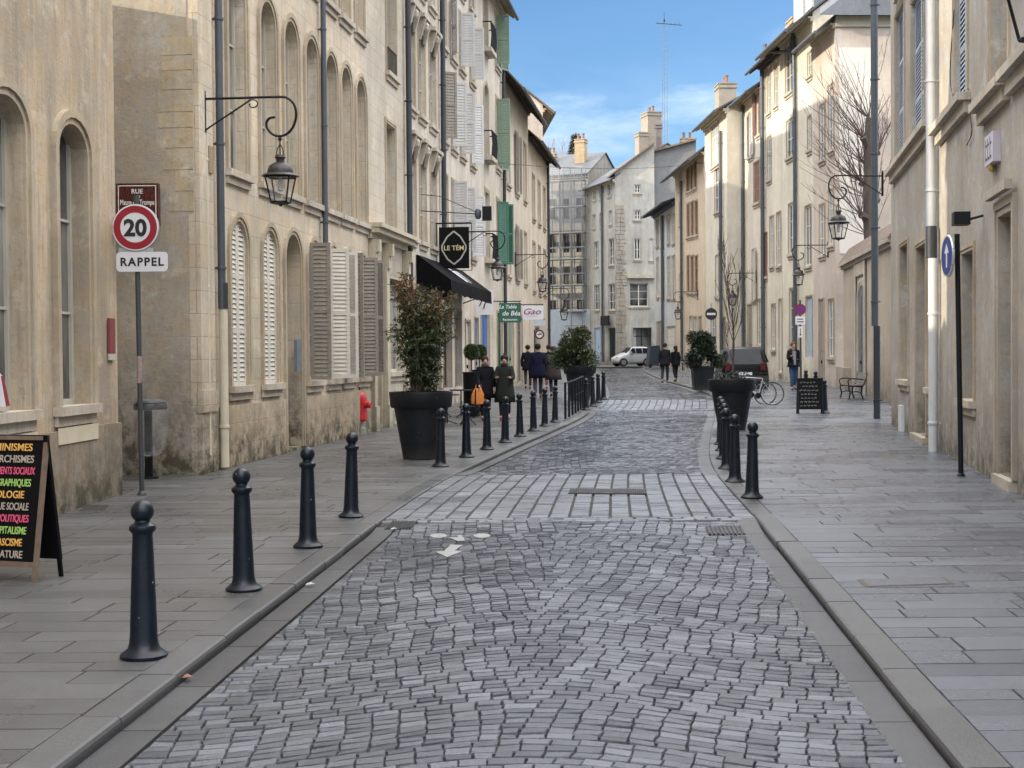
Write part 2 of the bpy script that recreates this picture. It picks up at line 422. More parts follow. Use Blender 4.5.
# crossings laid in long courses
mb = MB()
for (y0, y1) in ((14.75, 20.4), (40.2, 45.5)):
    W = XR(y0)-XL(y0); n = int(W/.21)
    for k in range(n):
        y = y0+.26
        while y < y1-.05:
            ln = min(rr.uniform(.13,.30), y1-y)
            c = []
            for kk, yy in ((k, y), (k+1, y), (k+1, y+ln), (k, y+ln)):
                a, b = XL(yy), XR(yy); c.append((a+(b-a)*kk/n, yy))
            # wide joint between courses
            cx = sum(p[0] for p in c)/4
            c = [((p[0]-cx)*.93+cx, p[1]) for p in c]
            stone(mb, c, .003, .007, road_z, min(1, max(0, rr.gauss(.55, .25))), .002, .003, .02)
            y += ln
    for j in range(2):
        yy = y0+.125*j; n2 = int(W/.26)
        for k in range(n2):
            a, b = XL(yy), XR(yy); o = (.5 if j else 0)
            c = [(a+(b-a)*(k+q+o)/(n2+.5), yy+dy) for q, dy in ((0,0),(1,0),(1,.12),(0,.12))]
            stone(mb, c, .008, .008, road_z, rr.uniform(.4,1), .002, .003, .02)
struct('road_crossing', mb, M_cross)
# kerbs, gutters
def strip(side, mbk, mbg):
    y = .8; E = XL if side < 0 else XR
    while y < 104:
        ln = rr.uniform(.85, 1.15); r = rr.uniform(0,1); r2 = rr.uniform(0,1); m = 3; jx = rr.uniform(-.006,.006); jz = rr.uniform(-.003,.003)
        ys = [y+.006+(ln-.012)*k/m for k in range(m+1)]
        prof = [(.010,-.16),(.010,-.052),(.002,-.046),(0,-.026),(.007,-.009),(.022,-.001),(.2,0),(.2,-.05)]
        vs = []
        for yy in ys:
            for px_, pz in prof: vs.append((E(yy)+side*(px_+jx), yy, G(yy)+pz+.002+jz))
        k = len(prof); fs = []
        for i in range(m):
            for j in range(k-1):
                q = (i*k+j, i*k+j+1, (i+1)*k+j+1, (i+1)*k+j)
                fs.append(q if side < 0 else q[::-1])
        fs.append(tuple(range(k))); fs.append(tuple(m*k+j for j in range(k)))
        mbk.add(vs, fs, r)
        if not (14.6 < y+ln*.5 < 20.5 or 40 < y+ln*.5 < 45.6):
            for i in range(m):
                c = [(E(yy)-side*g, yy) for yy, g in ((ys[i],0),(ys[i+1],0),(ys[i+1],GWD),(ys[i],GWD))]
                z = [road_z(*p)+.001 for p in c]
                mbg.add([(p[0],p[1],zz) for p, zz in zip(c, z)]+[(p[0],p[1],zz-.03) for p, zz in zip(c, z)], [(0,1,2,3),(0,4,5,1),(2,6,7,3),(3,7,4,0),(1,5,6,2)], r2)
        y += ln
mk, mg = MB(), MB(); strip(-1, mk, mg); strip(1, mk, mg)
struct('kerb', mk, M_kerb); struct('gutter', mg, M_gut)
# slabs
def slabs(side, name, mat):
    mb = MB(); y = -2.0
    E = XL if side < 0 else XR; L = limL if side < 0 else limR
    while y < 104:
        rd = rr.choice([.22,.27,.30,.30,.34,.34,.38]); ym = y+rd/2
        e = KW+.003; lim = abs(L(ym)-E(ym))+.3
        x = e
        first = True
        while x < lim:
            ln = rr.uniform(.55, 1.25)
            if first: ln *= rr.uniform(.4, 1); first = False
            c = [(E(yy)+side*xx, yy) for xx, yy in ((x,y),(x+ln,y),(x+ln,y+rd),(x,y+rd))]
            if side < 0: c = [c[1], c[0], c[3], c[2]]
            stone(mb, c, .0042, .003, lambda a, b: G(b)-.001, min(1, max(0, rr.gauss(.5,.20))), .001, .0016, .013, .002)
            x += ln
        y += rd
    return struct(name, mb, mat)
slabs(-1, 'left_pavement', M_slab); slabs(1, 'right_pavement', M_slabR)
# beds below
mb = MB(); ys = [-20+.25*k for k in range(600)]
for a, b in zip(ys, ys[1:]):
    for fa, fb, dz, rd in ((lambda q: -14, lambda q: XL(q)-.1, -.012, 0), (lambda q: XR(q)+.1, lambda q: 24, -.012, 0)):
        mb.quad((fa(a),a,G(a)+dz),(fb(a),a,G(a)+dz),(fb(b),b,G(b)+dz),(fa(b),b,G(b)+dz))
    for j in range(4):
        P = [(XL(q)+(XR(q)-XL(q))*u, q) for q, u in ((a,j/4),(a,(j+1)/4),(b,(j+1)/4),(b,j/4))]
        mb.quad(*[(p[0],p[1],road_z(*p)-.020) for p in P])
struct('paving_bed', mb, M_bed)
mb = MB()
for a, b in [(103.8,112),(112,120),(120,130),(130,150)]:
    mb.quad((-30,a,G(a)-.004),(40,a,G(a)-.004),(40,b,G(b)-.004),(-30,b,G(b)-.004))
struct('square', mb, M_asph)
mb = MB()
YY = [-300,-20,30,41,47,54,67,85,105,130,200,400,900]
for a, b in zip(YY, YY[1:]):
    mb.quad((-900,a,G(a)-.3),(900,a,G(a)-.3),(900,b,G(b)-.3),(-900,b,G(b)-.3))
struct('ground', mb, M_asph)
# ------------------------------------------------------------------ buildings
def shutter_mesh(wd, ht, nsl=None, t=.035, slat=.05, mids=1):
    """leaf in local x 0..wd, z 0..ht, y 0..t"""
    m = MB(); b = min(.07, wd*.18)
    m.box(0,b,0,t,0,ht); m.box(wd-b,wd,0,t,0,ht)
    rails = [0]+[ht*(k+1)/(mids+1)-b/2 for k in range(mids)]+[ht-b]
    for z in rails: m.box(b,wd-b,.001,t-.001,z,z+b)
    for z0, z1 in zip(rails, rails[1:]):
        n = nsl or max(3, int((z1-z0-b)/slat))
        for k in range(n):
            z = z0+b+(z1-z0-b)*(k+.1)/n; h = (z1-z0-b)/n
            m.hexa([(b,.002,z),(wd-b,.002,z),(wd-b,.008,z),(b,.008,z),(b,t*.75,z+h*.95),(wd-b,t*.75,z+h*.95),(wd-b,t,z+h*.95),(b,t,z+h*.95)])
    return m
class Bld:
    def __init__(s, name, label, A, B, H, D, wm, group='old street houses', cat='house', z0=None):
        s.A = Vector(A); s.B = Vector(B); e = (s.B-s.A); s.L = e.length; s.e = e.normalized()
        s.n = Vector((-s.e.y, s.e.x)); s.z0 = G((A[1]+B[1])/2) if z0 is None else z0
        s.root = empty(name, (A[0], A[1], s.z0), atan2(s.e.y, s.e.x), label, cat, None)
        s.H = H; s.D = D; s.wm = wm; s.ops = []; s.top = None
    def loc(s, px, py):
        r = ray(px, py); n3 = Vector((s.n.x, s.n.y, 0))
        t = ((Vector((s.A.x, s.A.y, 0))-CP).dot(n3))/r.dot(n3)
        P = CP+r*t
        return (Vector((P.x, P.y))-s.A).dot(s.e), P.z-s.z0
    def S(s, px): return s.loc(px, 354)[0]
    def Z(s, px, py): return s.loc(px, py)[1]
    def win(s, x0, x1, y0, y1, **k):
        xm = (x0+x1)/2; a = s.loc(x0, (y0+y1)/2)[0]; b = s.loc(x1, (y0+y1)/2)[0]
        if a > b: a, b = b, a
        s.opening(a, b, s.Z(xm, y1), s.Z(xm, y0), **k)
    def opening(s, a, b, z0, z1, arch=0, dep=.12, style='g', sur=.11, sill=True, fm=None, shm=None, sm=None, gm=None, angs=None, proud=.035, mid=1, seg=10):
        if a > b: a, b = b, a
        a = max(a, .05); b = min(b, s.L-.05)
        if b-a < .12: return
        arch = min(arch, (b-a)/2)
        s.ops.append((a, b, z0, z1, arch, dep, seg))
        fm = fm or M_white; sm = sm or M_stone; W = b-a; h = z1-z0; xc = (a+b)/2
        # frame
        m = MB(); t = .055; y0, y1 = dep-.05, dep
        zt = z1
        m.box(a,a+t,y0,y1,z0,zt); m.box(b-t,b,y0,y1,z0,zt); m.box(a+t,b-t,y0+.001,y1-.001,z0,z0+t*1.3); m.box(a+t,b-t,y0+.001,y1-.001,zt-t,zt)
        nm = 'window'
        if style == 'd':
            nm = 'door'; m = MB(); m.box(a,b,y0,y1+.02,z0,zt)
            for (p0,p1,q0,q1) in ((.1,.46,.06,.36),(.54,.9,.06,.36),(.1,.46,.42,.9),(.54,.9,.42,.9)):
                m.box(a+W*p0,a+W*p1,y0-.02,y0+.001,z0+h*q0,z0+h*q1)
            o = m.build(nm, fm, s.root)
            hd = MB(); hd.box(xc+.04,xc+.07,y0-.07,y0-.02,z0+1.0,z0+1.12); hd.build('handle', M_iron, o)
        elif style == 'shop':
            for k in range(1, mid+1): m.box(a+W*k/(mid+1)-.03,a+W*k/(mid+1)+.03,y0,y1,z0,zt)
            m.box(a,b,y0-.002,y1-.002,z0+h*.78,z0+h*.78+.05)
            o = m.build(nm, fm, s.root); g = MB(); g.quad((a,y1-.012,z0),(b,y1-.012,z0),(b,y1-.012,z1),(a,y1-.012,z1)); g.build('pane', gm or M_glass, o)
        elif style == 'c':
            lm = shutter_mesh(W/2-.004, h, t=.035, slat=.075 if h < 6 else .1, mids=2)
            o = None
            for k in range(2):
                me = MB(); me.v = [(p[0]+a+k*(W/2+.002), p[1]+dep*.35, p[2]+z0) for p in lm.v]; me.f = lm.f
                o2 = me.build('shutter', shm or M_wshut, s.root); o = o or o2
            bk = MB(); bk.quad((a,dep,z0),(b,dep,z0),(b,dep,z1),(a,dep,z1)); bk.build('pane', M_glass, o)
        else:
            m.box(xc-.035,xc+.035,y0-.001,y1-.001,z0+t,zt-t)
            nb = 3 if h > 1.7 else 2
            if h < 1.0: nb = 2
            for k in range(1, nb): m.box(a+t,b-t,y0+.01,y1-.002,z0+h*k/nb-.015,z0+h*k/nb+.015)
            o = m.build(nm, fm, s.root); g = MB(); g.quad((a,y1-.012,z0),(b,y1-.012,z0),(b,y1-.012,z1),(a,y1-.012,z1)); g.build('pane', gm or M_glass, o)
        if sur > 0:
            m = MB(); pr = -proud
            def band(off0, off1, pr, ydn=.0):
                pts_i = [(a-off0, z0), (a-off0, z1-arch)]; pts_o = [(a-off1, z0), (a-off1, z1-arch)]
                if arch > 0:
                    for k in range(1, seg):
                        q = pi-pi*k/seg
                        rx, rz = W/2, arch
                        pts_i.append((xc+cos(q)*(rx+off0), z1-arch+sin(q)*(rz+off0))); pts_o.append((xc+cos(q)*(rx+off1), z1-arch+sin(q)*(rz+off1)))
                else:
                    pts_i = [(a-off0, z0),(a-off0, z1+off0),(b+off0, z1+off0)]; pts_o = [(a-off1, z0),(a-off1, z1+off1),(b+off1, z1+off1)]
                pts_i += [(b+off0, z1-arch), (b+off0, z0)] if arch > 0 else [(b+off0, z0)]
                pts_o += [(b+off1, z1-arch), (b+off1, z0)] if arch > 0 else [(b+off1, z0)]
                n = len(pts_i); vs = []
                for p, q in zip(pts_i, pts_o):
                    vs += [(p[0],.0,p[1]),(p[0],pr,p[1]),(q[0],pr,q[1]),(q[0],.0,q[1])]
                fs = []
                for i in range(n-1):
                    for j in range(3): fs.append((i*4+j, i*4+j+1, (i+1)*4+j+1, (i+1)*4+j))
                fs += [(0,1,2,3), ((n-1)*4+3,(n-1)*4+2,(n-1)*4+1,(n-1)*4)]
                m.add(vs, fs)
            band(.003, sur*.45, pr*.6); band(sur*.45+.001, sur, pr)
            m.build('surround', sm, o)
        if sill:
            m = MB(); e = sur+.03
            m.box(a-e,b+e,-.11,dep-.06,z0-.10,z0+.006); m.box(a-e+.03,b+e-.03,-.05,-.003,z0-.22,z0-.102)
            m.build('sill', M_sill, o)
        if angs:
            for side, an in zip((0, 1), angs):
                if an is None: continue
                ww = W/2; lm = shutter_mesh(ww, h-.04, t=.04, slat=.08, mids=1)
                me = MB(); q = radians(an)
                for p in lm.v:
                    # an = 0 flat closed, 90 perpendicular, 180 folded back on the wall
                    lx, ly = p[0], p[1]
                    rx = lx*cos(q)+ly*sin(q)*0; ry = -lx*sin(q)-(0 if an < 170 else 0)
                    nx, ny = -sin(q)*0, 0
                    # thickness direction perpendicular to the leaf
                    tx, ty = sin(q), cos(q)
                    X = rx+tx*ly*(1 if True else 0); Y = ry+ty*ly
                    if side == 0: me.v.append((a-.01+X-(.0), Y-.05-(.03 if an > 170 else 0), z0+.02+p[2]))
                    else: me.v.append((b+.01-X, Y-.05-(.03 if an > 170 else 0), z0+.02+p[2]))
                me.f = lm.f
                me.build('shutter', shm or M_gshut, s.root)
    def pipe(s, px, yt, yb, r=.05, m=None, name='downpipe'):
        x, zb = s.loc(px, yb); _, zt = s.loc(px, yt)
        p = MB(); y = -r-.05
        p.tube([(x,y,zb),(x,y,zt)], r, 10)
        z = zb+.6
        while z < zt-.3:
            p.lathe([(r*1.02,0),(r*1.22,.005),(r*1.22,.045),(r*1.02,.05)], 10, (x,y,z)); p.box(x-.015,x+.015,y,0,z+.01,z+.04); z += 1.9
        return p.build(name, m or M_zinc, s.root, True)
    def box(s, name, a, b, y0, y1, z0, z1, m): return MB().box(a,b,y0,y1,z0,z1).build(name, m, s.root)
    def finish(s, roof=None, eave=.5, rm=None, em=None, rise=3.0, gut=True, cornice=True, slopetop=None):
        L, H, D = s.L, s.H, s.D; m = MB()
        zb = -.5
        xs = {0, L}; zs = {zb, H}
        for o in s.ops: xs |= {o[0], o[1]}; zs |= {min(o[2],H), min(o[3],H)}
        xs = sorted(xs); zs = sorted(zs)
        def ded(l):
            out = [l[0]]
            for q in l[1:]:
                if q-out[-1] > 1e-5: out.append(q)
            return out
        xs, zs = ded(xs), ded(zs)
        for x0, x1 in zip(xs, xs[1:]):
            for z0, z1 in zip(zs, zs[1:]):
                cx, cz = (x0+x1)/2, (z0+z1)/2
                if any(o[0]-1e-4 < cx < o[1]+1e-4 and o[2]-1e-4 < cz < o[3]+1e-4 for o in s.ops): continue
                m.quad((x0,0,z0),(x1,0,z0),(x1,0,z1),(x0,0,z1))
        for a, b, z0, z1, ar, dep, seg in s.ops:
            zs_ = z1-ar; d = dep+.002; splay = 0
            m.quad((a,0,z0),(a,0,zs_),(a,d,zs_),(a,d,z0)); m.quad((b,0,z0),(b,d,z0),(b,d,zs_),(b,0,zs_)); m.quad((a,0,z0),(a,d,z0),(b,d,z0),(b,0,z0))
            if ar > 0:
                xc = (a+b)/2; pts = [(xc+cos(pi-pi*k/seg)*(b-a)/2, zs_+sin(pi*k/seg)*ar) for k in range(seg+1)]
                for p, q in zip(pts, pts[1:]):
                    m.quad((p[0],0,p[1]),(q[0],0,q[1]),(q[0],0,z1),(p[0],0,z1))
                    m.quad((p[0],0,p[1]),(p[0],d,p[1]),(q[0],d,q[1]),(q[0],0,q[1]))
            else: m.quad((a,0,z1),(b,0,z1),(b,d,z1),(a,d,z1))
        rz = H+rise
        if slopetop:   # shed top that climbs along x
            h0, h1 = H, slopetop
            m.quad((0,0,H),(L,0,H),(L,0,h1)); 
            m.quad((0,0,zb),(0,0,H),(0,D,H),(0,D,zb)); m.quad((L,0,zb),(L,D,zb),(L,D,h1),(L,0,h1)); m.quad((0,D,zb),(0,D,H),(L,D,h1),(L,D,zb))
        else:
            m.add([(0,0,zb),(0,0,H),(0,D/2,rz),(0,D,H),(0,D,zb)], [(0,1,2,3,4)]); m.add([(L,0,zb),(L,0,H),(L,D/2,rz),(L,D,H),(L,D,zb)], [(4,3,2,1,0)])
            m.quad((0,D,zb),(0,D,H),(L,D,H),(L,D,zb))
        s.wall = m.build('wall', s.wm, s.root)
        t = .09; sl = rise/(D/2)
        if slopetop:
            k = (slopetop-H)/L
            r = MB(); e = .35
            r.hexa([(-e,-e,H-e*k+.02),(L+.0,-e,slopetop+.02),(L,D,slopetop+.02),(-e,D,H-e*k+.02),(-e,-e,H-e*k+.16),(L,-e,slopetop+.16),(L,D,slopetop+.16),(-e,D,H-e*k+.16)])
            r.build('roof', rm or M_slate, s.root); return
        r = MB(); ze = H-eave*sl+.05
        for sg in (0, 1):
            f = (lambda y: y) if sg == 0 else (lambda y: D-y)
            a0, a1 = f(-eave), f(D/2)
            p = [(-.12,a0,ze),(L+.12,a0,ze),(L+.12,a1,rz+.05),(-.12,a1,rz+.05)]
            q = [(x,y,z+t) for x,y,z in p]
            r.hexa(p+q)
        ro = r.build('roof', rm or M_slate, s.root); s.roof = ro
        if eave > .35:
            q = MB(); q.quad((-.12,-eave,ze-.004),(-.12,0,ze+eave*sl-.004),(L+.12,0,ze+eave*sl-.004),(L+.12,-eave,ze-.004)); q.build('soffit', em or M_eave, s.root)
        if cornice:
            c = MB(); c.box(-.02,L+.02,-.10,-.002,H-.38,H-.26); c.box(-.03,L+.03,-.2,-.002,H-.258,H-.12 if ze > H-.3 else H-.2)
            c.build('cornice', em or M_eave, s.root)
        if eave > .35:
            n = max(2, int(L/.6))
            for k in range(n):
                x = L*(k+.5)/n; c = MB(); c.hexa([(x-.05,-eave+.04,ze-.10),(x+.05,-eave+.04,ze-.10),(x+.05,.0,ze+eave*sl-.12),(x-.05,.0,ze+eave*sl-.12),(x-.05,-eave+.04,ze-.004),(x+.05,-eave+.04,ze-.004),(x+.05,.0,ze+eave*sl-.004),(x-.05,.0,ze+eave*sl-.004)])
                c.build('rafter', em or M_eave, s.root)
        if gut:
            g = MB(); g.tube([(-.12,-eave-.05,ze+.0),(L+.12,-eave-.05,ze+.0)], .07, 8); g.build('gutter', M_zinc, s.root, True)
    def chimney(s, x, y, w, d, z0, z1, m=None, pots=2):
        c = MB(); c.box(x-w/2,x+w/2,y-d/2,y+d/2,z0,z1); c.box(x-w/2-.06,x+w/2+.06,y-d/2-.06,y+d/2+.06,z1-.25,z1-.12); c.box(x-w/2-.05,x+w/2+.05,y-d/2-.05,y+d/2+.05,z1+.001,z1+.08)
        o = c.build('chimney', m or M_brick, s.root)
        for k in range(pots):
            px_ = x-w/2+w*(k+.5)/pots
            MB().lathe([(.13,0),(.11,.1),(.10,.42),(.13,.45),(.13,.5),(.09,.5)], 10, (px_,y,z1+.08)).build('chimney_pot', M_terra, o, True)
        return o
# ------------------------------------------------------------------ left side of the street
W_A = wallmat('ochre limestone A', (.47,.415,.335), .95, .05, .85, .9, 1.3)
W_B = wallmat('warm limestone B', (.58,.53,.445), 1.0, .45, .5, .75, 1.9)
W_B2 = wallmat('warm limestone shop', (.53,.495,.43), .7, .5, .5, .7)
W_C = wallmat('beige facade', (.54,.51,.455), .6, .3, .5, .7)
W_D = wallmat('pink beige render', (.58,.545,.505), .6, 0, .5, .7)
W_E = wallmat('pale render', (.55,.525,.475), .5, .25, .5, .7)
W_F = wallmat('cream render', (.60,.56,.49), .5, 0, .4, .5)
def PL(x):
    d = 7.22/(.124-(x-512)/1400); return (-7.22+.124*d, d)
a = Bld('arched_window_house', 'ochre house nearest on the left with two deep round arched windows', (-6.2,-4), (-5.0,17.75), 11.6, 5, W_A)
z0 = a.Z(80,405); z1 = a.Z(73,126)
for x0, x1 in ((-13,25),(59,87),(-120,-62)):
    a.opening(a.S(x0), a.S(x1), z0, z1, arch=.32, dep=.21, style='g', sur=.17, sm=M_stone, proud=.07, gm=M_glassc, fm=M_inner)
for x0, x1 in ((-13,25),(59,88)):
    a.opening(a.S(x0), a.S(x1), z1+1.95, z1+4.3, arch=0, dep=.25, sur=.15)
pl = MB(); L = a.L
pl.box(0, L, -.045, -.002, -.3, a.Z(85,417)-.12); pl.build('plinth', wallmat('cement plinth', (.30,.27,.225), 1.0, 0, .8, .9, 1.0), a.root)
for x0, x1 in ((-15,27),(57,89)):
    MB().box(a.S(x0)-.12, a.S(x1)+.12, -.06, -.046, z0-.42, z0-.235).build('sill_panel', simple('cream cement', (.55,.49,.36), .8, 0, .2, 5), a.root)
rg = MB(); ub = z1+1.95
for k in range(9): x = a.S(60)+.1*k; rg.tube([(x,-.05,ub+.02),(x,-.05,ub+.8)], .008, 5)
rg.tube([(a.S(60),-.05,ub+.8),(a.S(88),-.05,ub+.8)], .012, 5); rg.tube([(a.S(60),-.05,ub+.05),(a.S(88),-.05,ub+.05)], .012, 5)
rg.build('window_guard', M_iron, a.root)
a.finish(eave=.25, rise=1.8, rm=M_slate)

b = Bld('long_stone_house', 'long limestone house with tall arched windows and a lantern on its corner', (-4.65,20.7), PL(369), 15.2, 9, W_B)
cols = [(226,245),(257,273),(283,295),(303,314),(326,334.5),(341,349.5),(355,363.5),(370,-1)]
gc = [239.5,270.5,293.5,314,333,348,362.5]
zf0 = b.Z(314,204); zf1 = b.Z(309,38)
zg0 = b.Z(239.5,386); zg1 = b.Z(239.5,222)
for i, x in enumerate(gc):
    s0 = b.S(x)
    if i == 2:
        b.opening(s0-.48, s0+.48, .05, zg1+.05, arch=.48, dep=.34, style='d', fm=M_dshut, sur=.15, sill=False, proud=.05)
    elif i < 2:
        b.opening(s0-.40, s0+.40, zg0, zg1, arch=.40, dep=.05, style='c', shm=M_wshut, sur=.15, proud=.05)
    else:
        b.opening(s0-.40, s0+.40, zg0, zg1, arch=.40, dep=.18, style='g', sur=.14, proud=.05, fm=M_inner, angs={3:(92,None),4:(70,128),5:(95,None),6:(72,120)}[i], shm=M_dshut if i != 4 else M_wshut)
    s1 = s0
    b.opening(s1-.42, s1+.42, zf0, zf1, arch=.42, dep=.20, style='g', sur=.16, proud=.055, fm=M_inner, gm=M_glassc)
    b.opening(s1-.40, s1+.40, b.Z(344,22)+.08, b.Z(344,22)+2.35, arch=0, dep=.18, style='g', sur=.12, fm=M_inner, gm=M_glassc)
    b.opening(s1-.40, s1+.40, b.Z(344,22)+3.4, b.Z(344,22)+5.0, arch=0, dep=.3, style='g', sur=.1)
p = b.pipe(215,-420,309,.062,M_zinc); b.pipe(215.5,283,309,.075,M_dzinc,'pipe_sleeve'); b.pipe(217.5,309,467,.07,M_cream)
b.pipe(320.5,-300,254,.055,M_zinc); b.pipe(206,130,455,.02,M_cream,'cable_duct')
q = MB(); x,z = b.loc(205,160); q.box(x-.09,x+.09,-.1,-.003,z-.2,z+.2); q.build('junction_box', simple('brown box', (.30,.22,.14), .7), b.root)
pl = MB(); pl.box(0,.62,-.07,-.003,-.3,15.0); pl.box(-.02,.64,-.10,-.002,zg0-.35,zg0-.02); pl.build('corner_pilaster', W_B, b.root)
pl = MB(); dr = b.S(293.5)
pl.box(.66,dr-.66,-.05,-.003,-.3,zg0-.30); pl.box(dr+.66,b.L,-.05,-.003,-.3,zg0-.30); pl.build('plinth', wallmat('grimy stone plinth', (.47,.41,.32), 1.0, .3, .6, .8, 1.1), b.root)
q = MB(); x,z = b.loc(296,355); q.box(x-.14,x+.14,-.06,-.003,z-.3,z+.28); q.build('letter_box', simple('grey blue letter box', (.14,.16,.19), .5), b.root)
q = MB()
for i, x in enumerate(gc[:7]):
    s0 = b.S(x); zz = zf0+.42
    q.lathe([(.035,0),(.05,.03),(.05,.12),(.03,.16)], 8, (s0-.34,.05,zz))
q.build('wall_spotlights', M_iron, b.root)
qn = MB(); rq = random.Random(5)
z = 3.9
while z < 6.3:
    h = rq.uniform(.22,.34); wq = rq.choice([.30,.48,.40,.55]); qn.box(-.018, -.001, .02, wq, z, z+h-.012); z += h
qn.build('corner_quoins', wallmat('quoin stone', (.47,.43,.35), .9, 0, .5, 1.0, 2.2), b.root)
MB().box(-.012,-.004,.10,8.9,-.4,15.1).build('end_wall_render', wallmat('grey end render', (.42,.40,.36), 1.0, .05, .25, .9, 2.3), b.root)
b.finish(eave=.6, rise=5)
# unseen house added in the gap to block the low part of the sun strip
hb = Bld('gap_sun_blocker', 'unseen low house added to block the sun in the gap between the two nearest left houses', (-13,18.05), (-6.6,18.3), 7.1, 2.3, W_B2); hb.finish(eave=.05, rise=.5, gut=False)

c = Bld('shopfront_house', 'narrow stone house with a moulded old shopfront behind the tall planter shrub', PL(369), PL(408), 15.2, 9, W_B2)
sx = [(371.5,381),(388.5,399)]
for x0,x1 in ((386,395),):
    for yy in ((-62,75),(126,232)):
        c.win(x0,x1,yy[0],yy[1],style='g',sur=.12,dep=.3,gm=M_glassc)
    rg = MB(); x,z = c.loc(390,74)
    for k in range(8): rg.tube([(x-.5+k*.14,-.06,z),(x-.5+k*.14,-.06,z+.55)], .012, 5)
    rg.tube([(x-.5,-.06,z+.55),(x+.5,-.06,z+.55)], .018, 5); rg.build('window_guard', M_iron, c.root)
c.opening(c.S(371.5), c.S(380), c.Z(375,425), c.Z(376,277), style='d', fm=M_inner, sur=.05, sill=False, dep=.35)
c.opening(c.S(387.5), c.S(402), c.Z(395,372), c.Z(395,278), style='shop', sur=.06, dep=.18, gm=M_glassc, sill=True, fm=M_inner)
sf = MB(); zc = c.Z(390,240)
sf.box(0,c.L-.35,-.10,-.003,zc-.15,zc-.02); sf.box(-.02,c.L-.3,-.28,-.003,zc-.018,zc+.10); sf.box(-.04,c.L-.27,-.36,-.003,zc+.102,zc+.2)
sf.box(0,c.L-.35,-.05,-.003,zc-.95,zc-.88)
for xx in (369.6,383,403):
    x = c.S(xx)
    sf.box(x,x+.3,-.12,-.004,-.3,zc-.16); sf.box(x+.02,x+.28,-.17,-.121,zc-.75,zc-.17); sf.box(x+.05,x+.25,-.25,-.171,zc-.45,zc-.17); sf.box(x-.03,x+.33,-.16,-.121,-.3,.55)
sf.build('shopfront', wallmat('painted shopfront stone', (.50,.46,.37), .5, 0, .4, .5), c.root)
c.pipe(407,-300,420,.075,M_dzinc); c.finish(eave=.6, rise=3.8)

d = Bld('carved_hood_house', 'tall beige house with carved hoods over its windows above the black restaurant awning', PL(408), PL(441), 15.2, 9, W_C)
for x in (413.5,424,434.5):
    s0 = d.S(x)
    for z0,z1 in ((4.75,7.1),(8.2,10.5),(11.6,13.6)):
        d.opening(s0-.42,s0+.42,z0,z1,style='g',dep=.12,sur=.12,gm=M_glassc,fm=M_inner)
        if z0 < 11:
            h = MB(); h.box(s0-.6,s0+.6,-.22,-.04,z1+.32,z1+.42)
            for sg in (-.42,.30): h.hexa([(s0+sg,-.06,z1-.25),(s0+sg+.12,-.06,z1-.25),(s0+sg+.12,-.003,z1-.25),(s0+sg,-.003,z1-.25),(s0+sg,-.22,z1+.31),(s0+sg+.12,-.22,z1+.31),(s0+sg+.12,-.003,z1+.31),(s0+sg,-.003,z1+.31)])
            h.lathe([(.02,-.1),(.12,0),(.14,.12),(.06,.24)], 8, (s0,-.1,z1+.08)); h.build('carved_hood', M_sill, d.root)
for x0,x1 in ((411,419),(423,431),(434,440)): d.opening(d.S(x0),d.S(x1),.5 if x0 != 423 else .05,3.1,style='shop' if x0 != 423 else 'd',fm=M_deave,sur=.06,sill=False,dep=.2)
d.pipe(440.8,-300,300,.075,M_dzinc); d.finish(eave=.55, rise=3.6)

e = Bld('grey_shutter_house', 'pinkish rendered house with open pale grey louvred shutters between two dark downpipes', PL(441.3), PL(478.5), 15.1, 9, W_D)
for i, x in enumerate((446,455.5,464,474)):
    s0 = e.S(x)
    for j, (z0,z1) in enumerate(((4.8,6.9),(7.95,9.95),(10.75,12.5),(13.2,14.5))):
        an = {(0,1):(60,None),(1,1):(75,None),(2,1):(88,None),(2,2):(88,None),(3,2):(95,None),(3,1):(60,None),(1,0):(95,None),(2,0):(90,None),(3,0):(70,None),(1,2):(150,None)}.get((i,j), (178,178) if False else None)
        e.opening(s0-.45,s0+.45,z0,z1,style='g',dep=.10,sur=.10,angs=an,shm=M_dshut if (i,j) in ((0,1),) else M_gshut,gm=M_glass)
for x0,x1 in ((443,451),(455,461)): e.opening(e.S(x0),e.S(x1),.5,2.9,style='shop',fm=M_deave,sur=.06,sill=False,dep=.2)
e.opening(e.S(465.5),e.S(470),.05,2.6,style='d',fm=M_inner,sur=.1,sill=False)
e.opening(e.S(474.5),e.S(478),.15,2.75,style='d',fm=M_blue,sur=.06,sill=False,dep=.1)
e.finish(eave=.55, rise=3.4, em=M_eave, rm=M_btile)

f = Bld('balcony_house', 'pale house with small iron balconies and green shutters before the street bends', PL(478.7), PL(505), 15.1, 9, W_E)
for x, st in ((488,'b'),(499.5,'g')):
    s0 = f.S(x)
    for j,(z0,z1) in enumerate(((4.9,7.3),(8.6,11.2),(12.5,14.4))):
        f.opening(s0-.5,s0+.5,z0,z1,arch=.3 if (st == 'b' and j == 1) else 0,style='g',dep=.25,sur=.16,angs=None if st == 'b' else (48 if j == 0 else 95,150 if j else 120),shm=M_green if j == 0 else M_lgreen)
        if st == 'b':
            g = MB(); g.box(s0-.7,s0+.7,-.32,-.003,z0-.2,z0-.05); g.build('balcony', M_sill, f.root)
            g = MB()
            for k in range(11): g.tube([(s0-.66+.132*k,-.29,z0-.05),(s0-.66+.132*k+.03,-.32,z0+.4),(s0-.66+.132*k,-.29,z0+.85)], .015, 5)
            g.tube([(s0-.68,-.01,z0+.85),(s0-.68,-.30,z0+.85),(s0+.68,-.30,z0+.85),(s0+.68,-.01,z0+.85)], .025, 5); g.build('balcony_railing', M_iron, f.root)
